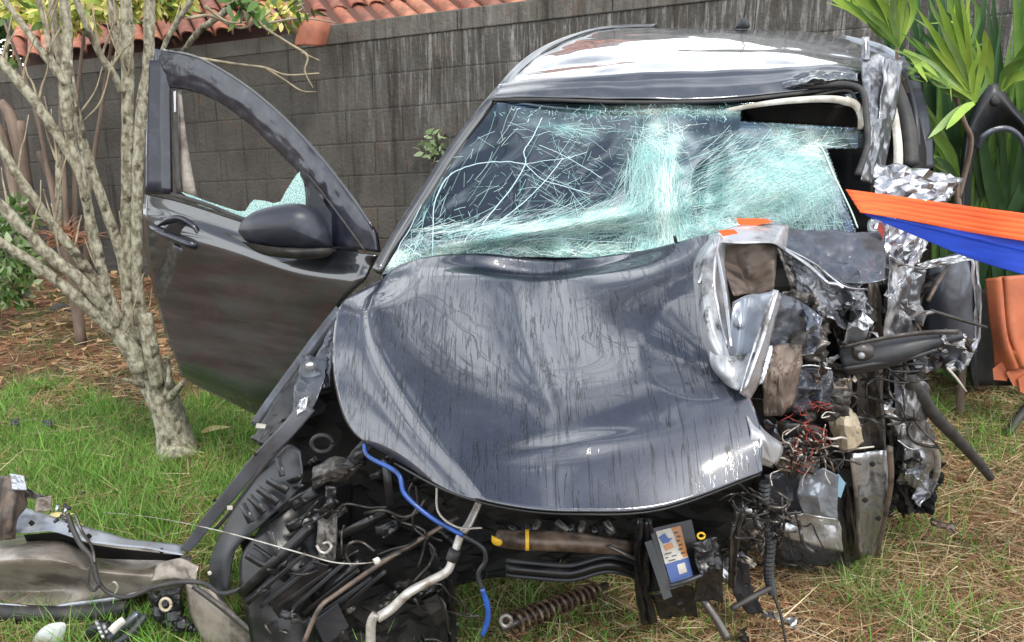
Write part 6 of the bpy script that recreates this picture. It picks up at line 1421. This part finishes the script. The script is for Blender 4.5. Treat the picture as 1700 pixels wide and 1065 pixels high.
for (x, y, lab_) in ((24, 700, 'small black plastic shard on the grass by the photo edge, farther from the trunk'), (78, 702, 'tiny black plastic shard on the grass, between the larger shard and the trunk')):
    g_ = G(x, y, .05); d_ = crumple('plastic_shard', [[(x - 8, y - 4, g_.y), (x + 8, y - 6, g_.y)], [(x - 6, y + 6, g_.y - .02), (x + 9, y + 5, g_.y - .02)]], M['plastic_grey'], None, n=2, amp=.006, seed=x, lv=1)
    tag(d_, lab_, 'shard')
# coil spring with its damper
cs = thing('coil_spring', 'rusty coil spring with damper lying on shaded grass under the car front', 'car part', tuple(G(910, 1010, 0)))
a0, a1 = P(848, 1036, 2.02), P(990, 978, 2.2)
axd = (a1 - a0).normalized(); s1 = axd.cross(Vector((0, 0, 1))).normalized(); s2 = axd.cross(s1)
pts = []
for i in range(14 * 12 + 1):
    t = i / (14 * 12); a = t * 14 * 2 * math.pi; pts.append((a0 + (a1 - a0) * t + (s1 * math.cos(a) + s2 * math.sin(a)) * (.027 - .008 * t), .0048))
tube('spring', pts, M['rust'], cs, n=1, sides=6)
tube('damper_rod', [(a0 - axd * .03, .010), (a1 + axd * .04, .010)], M['grime'], cs, n=1)
tube('damper_eye', [(P(840 + 9 * math.cos(a), 1030 + 9 * math.sin(a), 2.0), .005) for a in np.linspace(0, 2 * math.pi, 11)], M['alu'], cs, n=2)
# straps that tie the wreck back
stp = thing('orange_strap', 'wide ribbed orange webbing pulled taut above a blue one', 'strap', tuple(P(1405, 330, 2.3)))
rows = []
path = [((1404, 314, 2.30), (1428, 352, 2.24)), ((1500, 327, 2.22), (1510, 366, 2.19)), ((1600, 341, 2.12), (1604, 384, 2.1)), ((1700, 354, 2.02), (1702, 400, 2.0)), ((1900, 380, 1.94), (1900, 430, 1.92)), ((2150, 412, 1.90), (2150, 468, 1.88)), ((2700, 484, 1.85), (2700, 545, 1.83))]
def sdp(p, u, v): return .0013 * abs(math.sin(v * 9.42 * 1.7)) + .003 * noise.noise(p * 5)
for k in range(4): rows.append([tuple(a[i] + (b[i] - a[i]) * k / 3 for i in range(3)) for a, b in path])
sheet('webbing', rows, M['orange'], stp, su=8, sv=14, thick=.003, disp=sdp)
stb = thing('blue_strap', 'bright blue webbing twisting under the orange strap', 'strap', tuple(P(1440, 352, 2.3)))
path = [((1432, 353, 2.28), (1440, 358, 2.27)), ((1500, 366, 2.22), (1512, 388, 2.21)), ((1600, 384, 2.13), (1608, 428, 2.12)), ((1700, 400, 2.03), (1702, 456, 2.02)), ((1900, 434, 1.95), (1900, 505, 1.94)), ((2150, 472, 1.91), (2150, 560, 1.9)), ((2700, 550, 1.86), (2700, 660, 1.85))]
rows = []
for k in range(4): rows.append([tuple(a[i] + (b[i] - a[i]) * k / 3 for i in range(3)) for a, b in path])
sheet('webbing', rows, M['blue'], stb, su=8, sv=8, thick=.003, disp=lambda p, u, v: .006 * math.exp(-((v - .3 * u * 1.6) / .05) ** 2) + .004 * noise.noise(p * 4))
# post beyond the frame that the straps are tied to
pe = P(2720, 500, 1.85)
pst = tube('timber_post', [(Vector((pe.x + .05, pe.y, -.1)), .06), (Vector((pe.x + .05, pe.y, 1.5)), .055)], M['bark2'], None, n=2, sides=14); tag(pst, 'rough timber post that the orange and blue straps are tied to', 'post')
# torn wheel-arch liner standing against the leaves
wl_ = thing('torn_wheelarch_liner', 'pointed black wheel arch liner standing upright against the strap leaves', 'car part', (P(1650, 620, 3.78).x, 3.78, 0))
Ya = 3.78
oo = [(1612, 640, Ya), (1598, 520, Ya), (1592, 400, Ya), (1594, 300, Ya), (1600, 230, Ya), (1618, 180, Ya), (1650, 136, Ya), (1684, 176, Ya), (1712, 215, Ya), (1730, 300, Ya), (1740, 420, Ya), (1742, 640, Ya)]
ii = [(1626, 640, Ya), (1614, 520, Ya), (1610, 400, Ya), (1612, 300, Ya), (1620, 250, Ya), (1634, 224, Ya), (1655, 212, Ya), (1680, 214, Ya), (1696, 236, Ya), (1708, 310, Ya), (1716, 420, Ya), (1720, 640, Ya)]
rows = []
for k in range(5): rows.append([(a[0] + (b[0] - a[0]) * k / 4, a[1] + (b[1] - a[1]) * k / 4, Ya + [0, -.03, -.02, .01, .06][k]) for a, b in zip(oo, ii)])
sheet('liner', rows, M['steel_blue'] if False else M['plastic_grey'], wl_, su=6, sv=4, thick=.004)
strip('inner_lip', [(1622, 246, Ya - .03), (1632, 226, Ya - .05), (1655, 214, Ya - .05), (1680, 216, Ya - .05), (1700, 240, Ya - .03), (1712, 300, Ya)], 8, 8, M['steel_blue'], wl_)
dome('fixing_boss', [(1644, 162), (1652, 156), (1660, 162), (1660, 172), (1652, 176), (1644, 172)], M['plastic'], wl_, Y=Ya - .03, bulge=.01)
sheet('liner_inside', [[(1612, 480, Ya + .08), (1660, 478, Ya + .12), (1712, 480, Ya + .08)], [(1612, 540, Ya + .06), (1660, 540, Ya + .12), (1716, 540, Ya + .06)], [(1622, 640, Ya + .04), (1660, 640, Ya + .1), (1720, 640, Ya + .04)]], M['dark'], wl_)
# dark hose end at the right edge
g0 = G(1676, 722, .02)
hs = tube('cut_hose', [(1672, 722, g0.y, .016), (1690, 695, g0.y + .05, .017), (1712, 668, g0.y + .12, .017), (1760, 620, g0.y + .3, .016)], M['rubber'], None, sides=12); tag(hs, 'end of a thick black hose lying on the grass by the terracotta slab', 'hose')
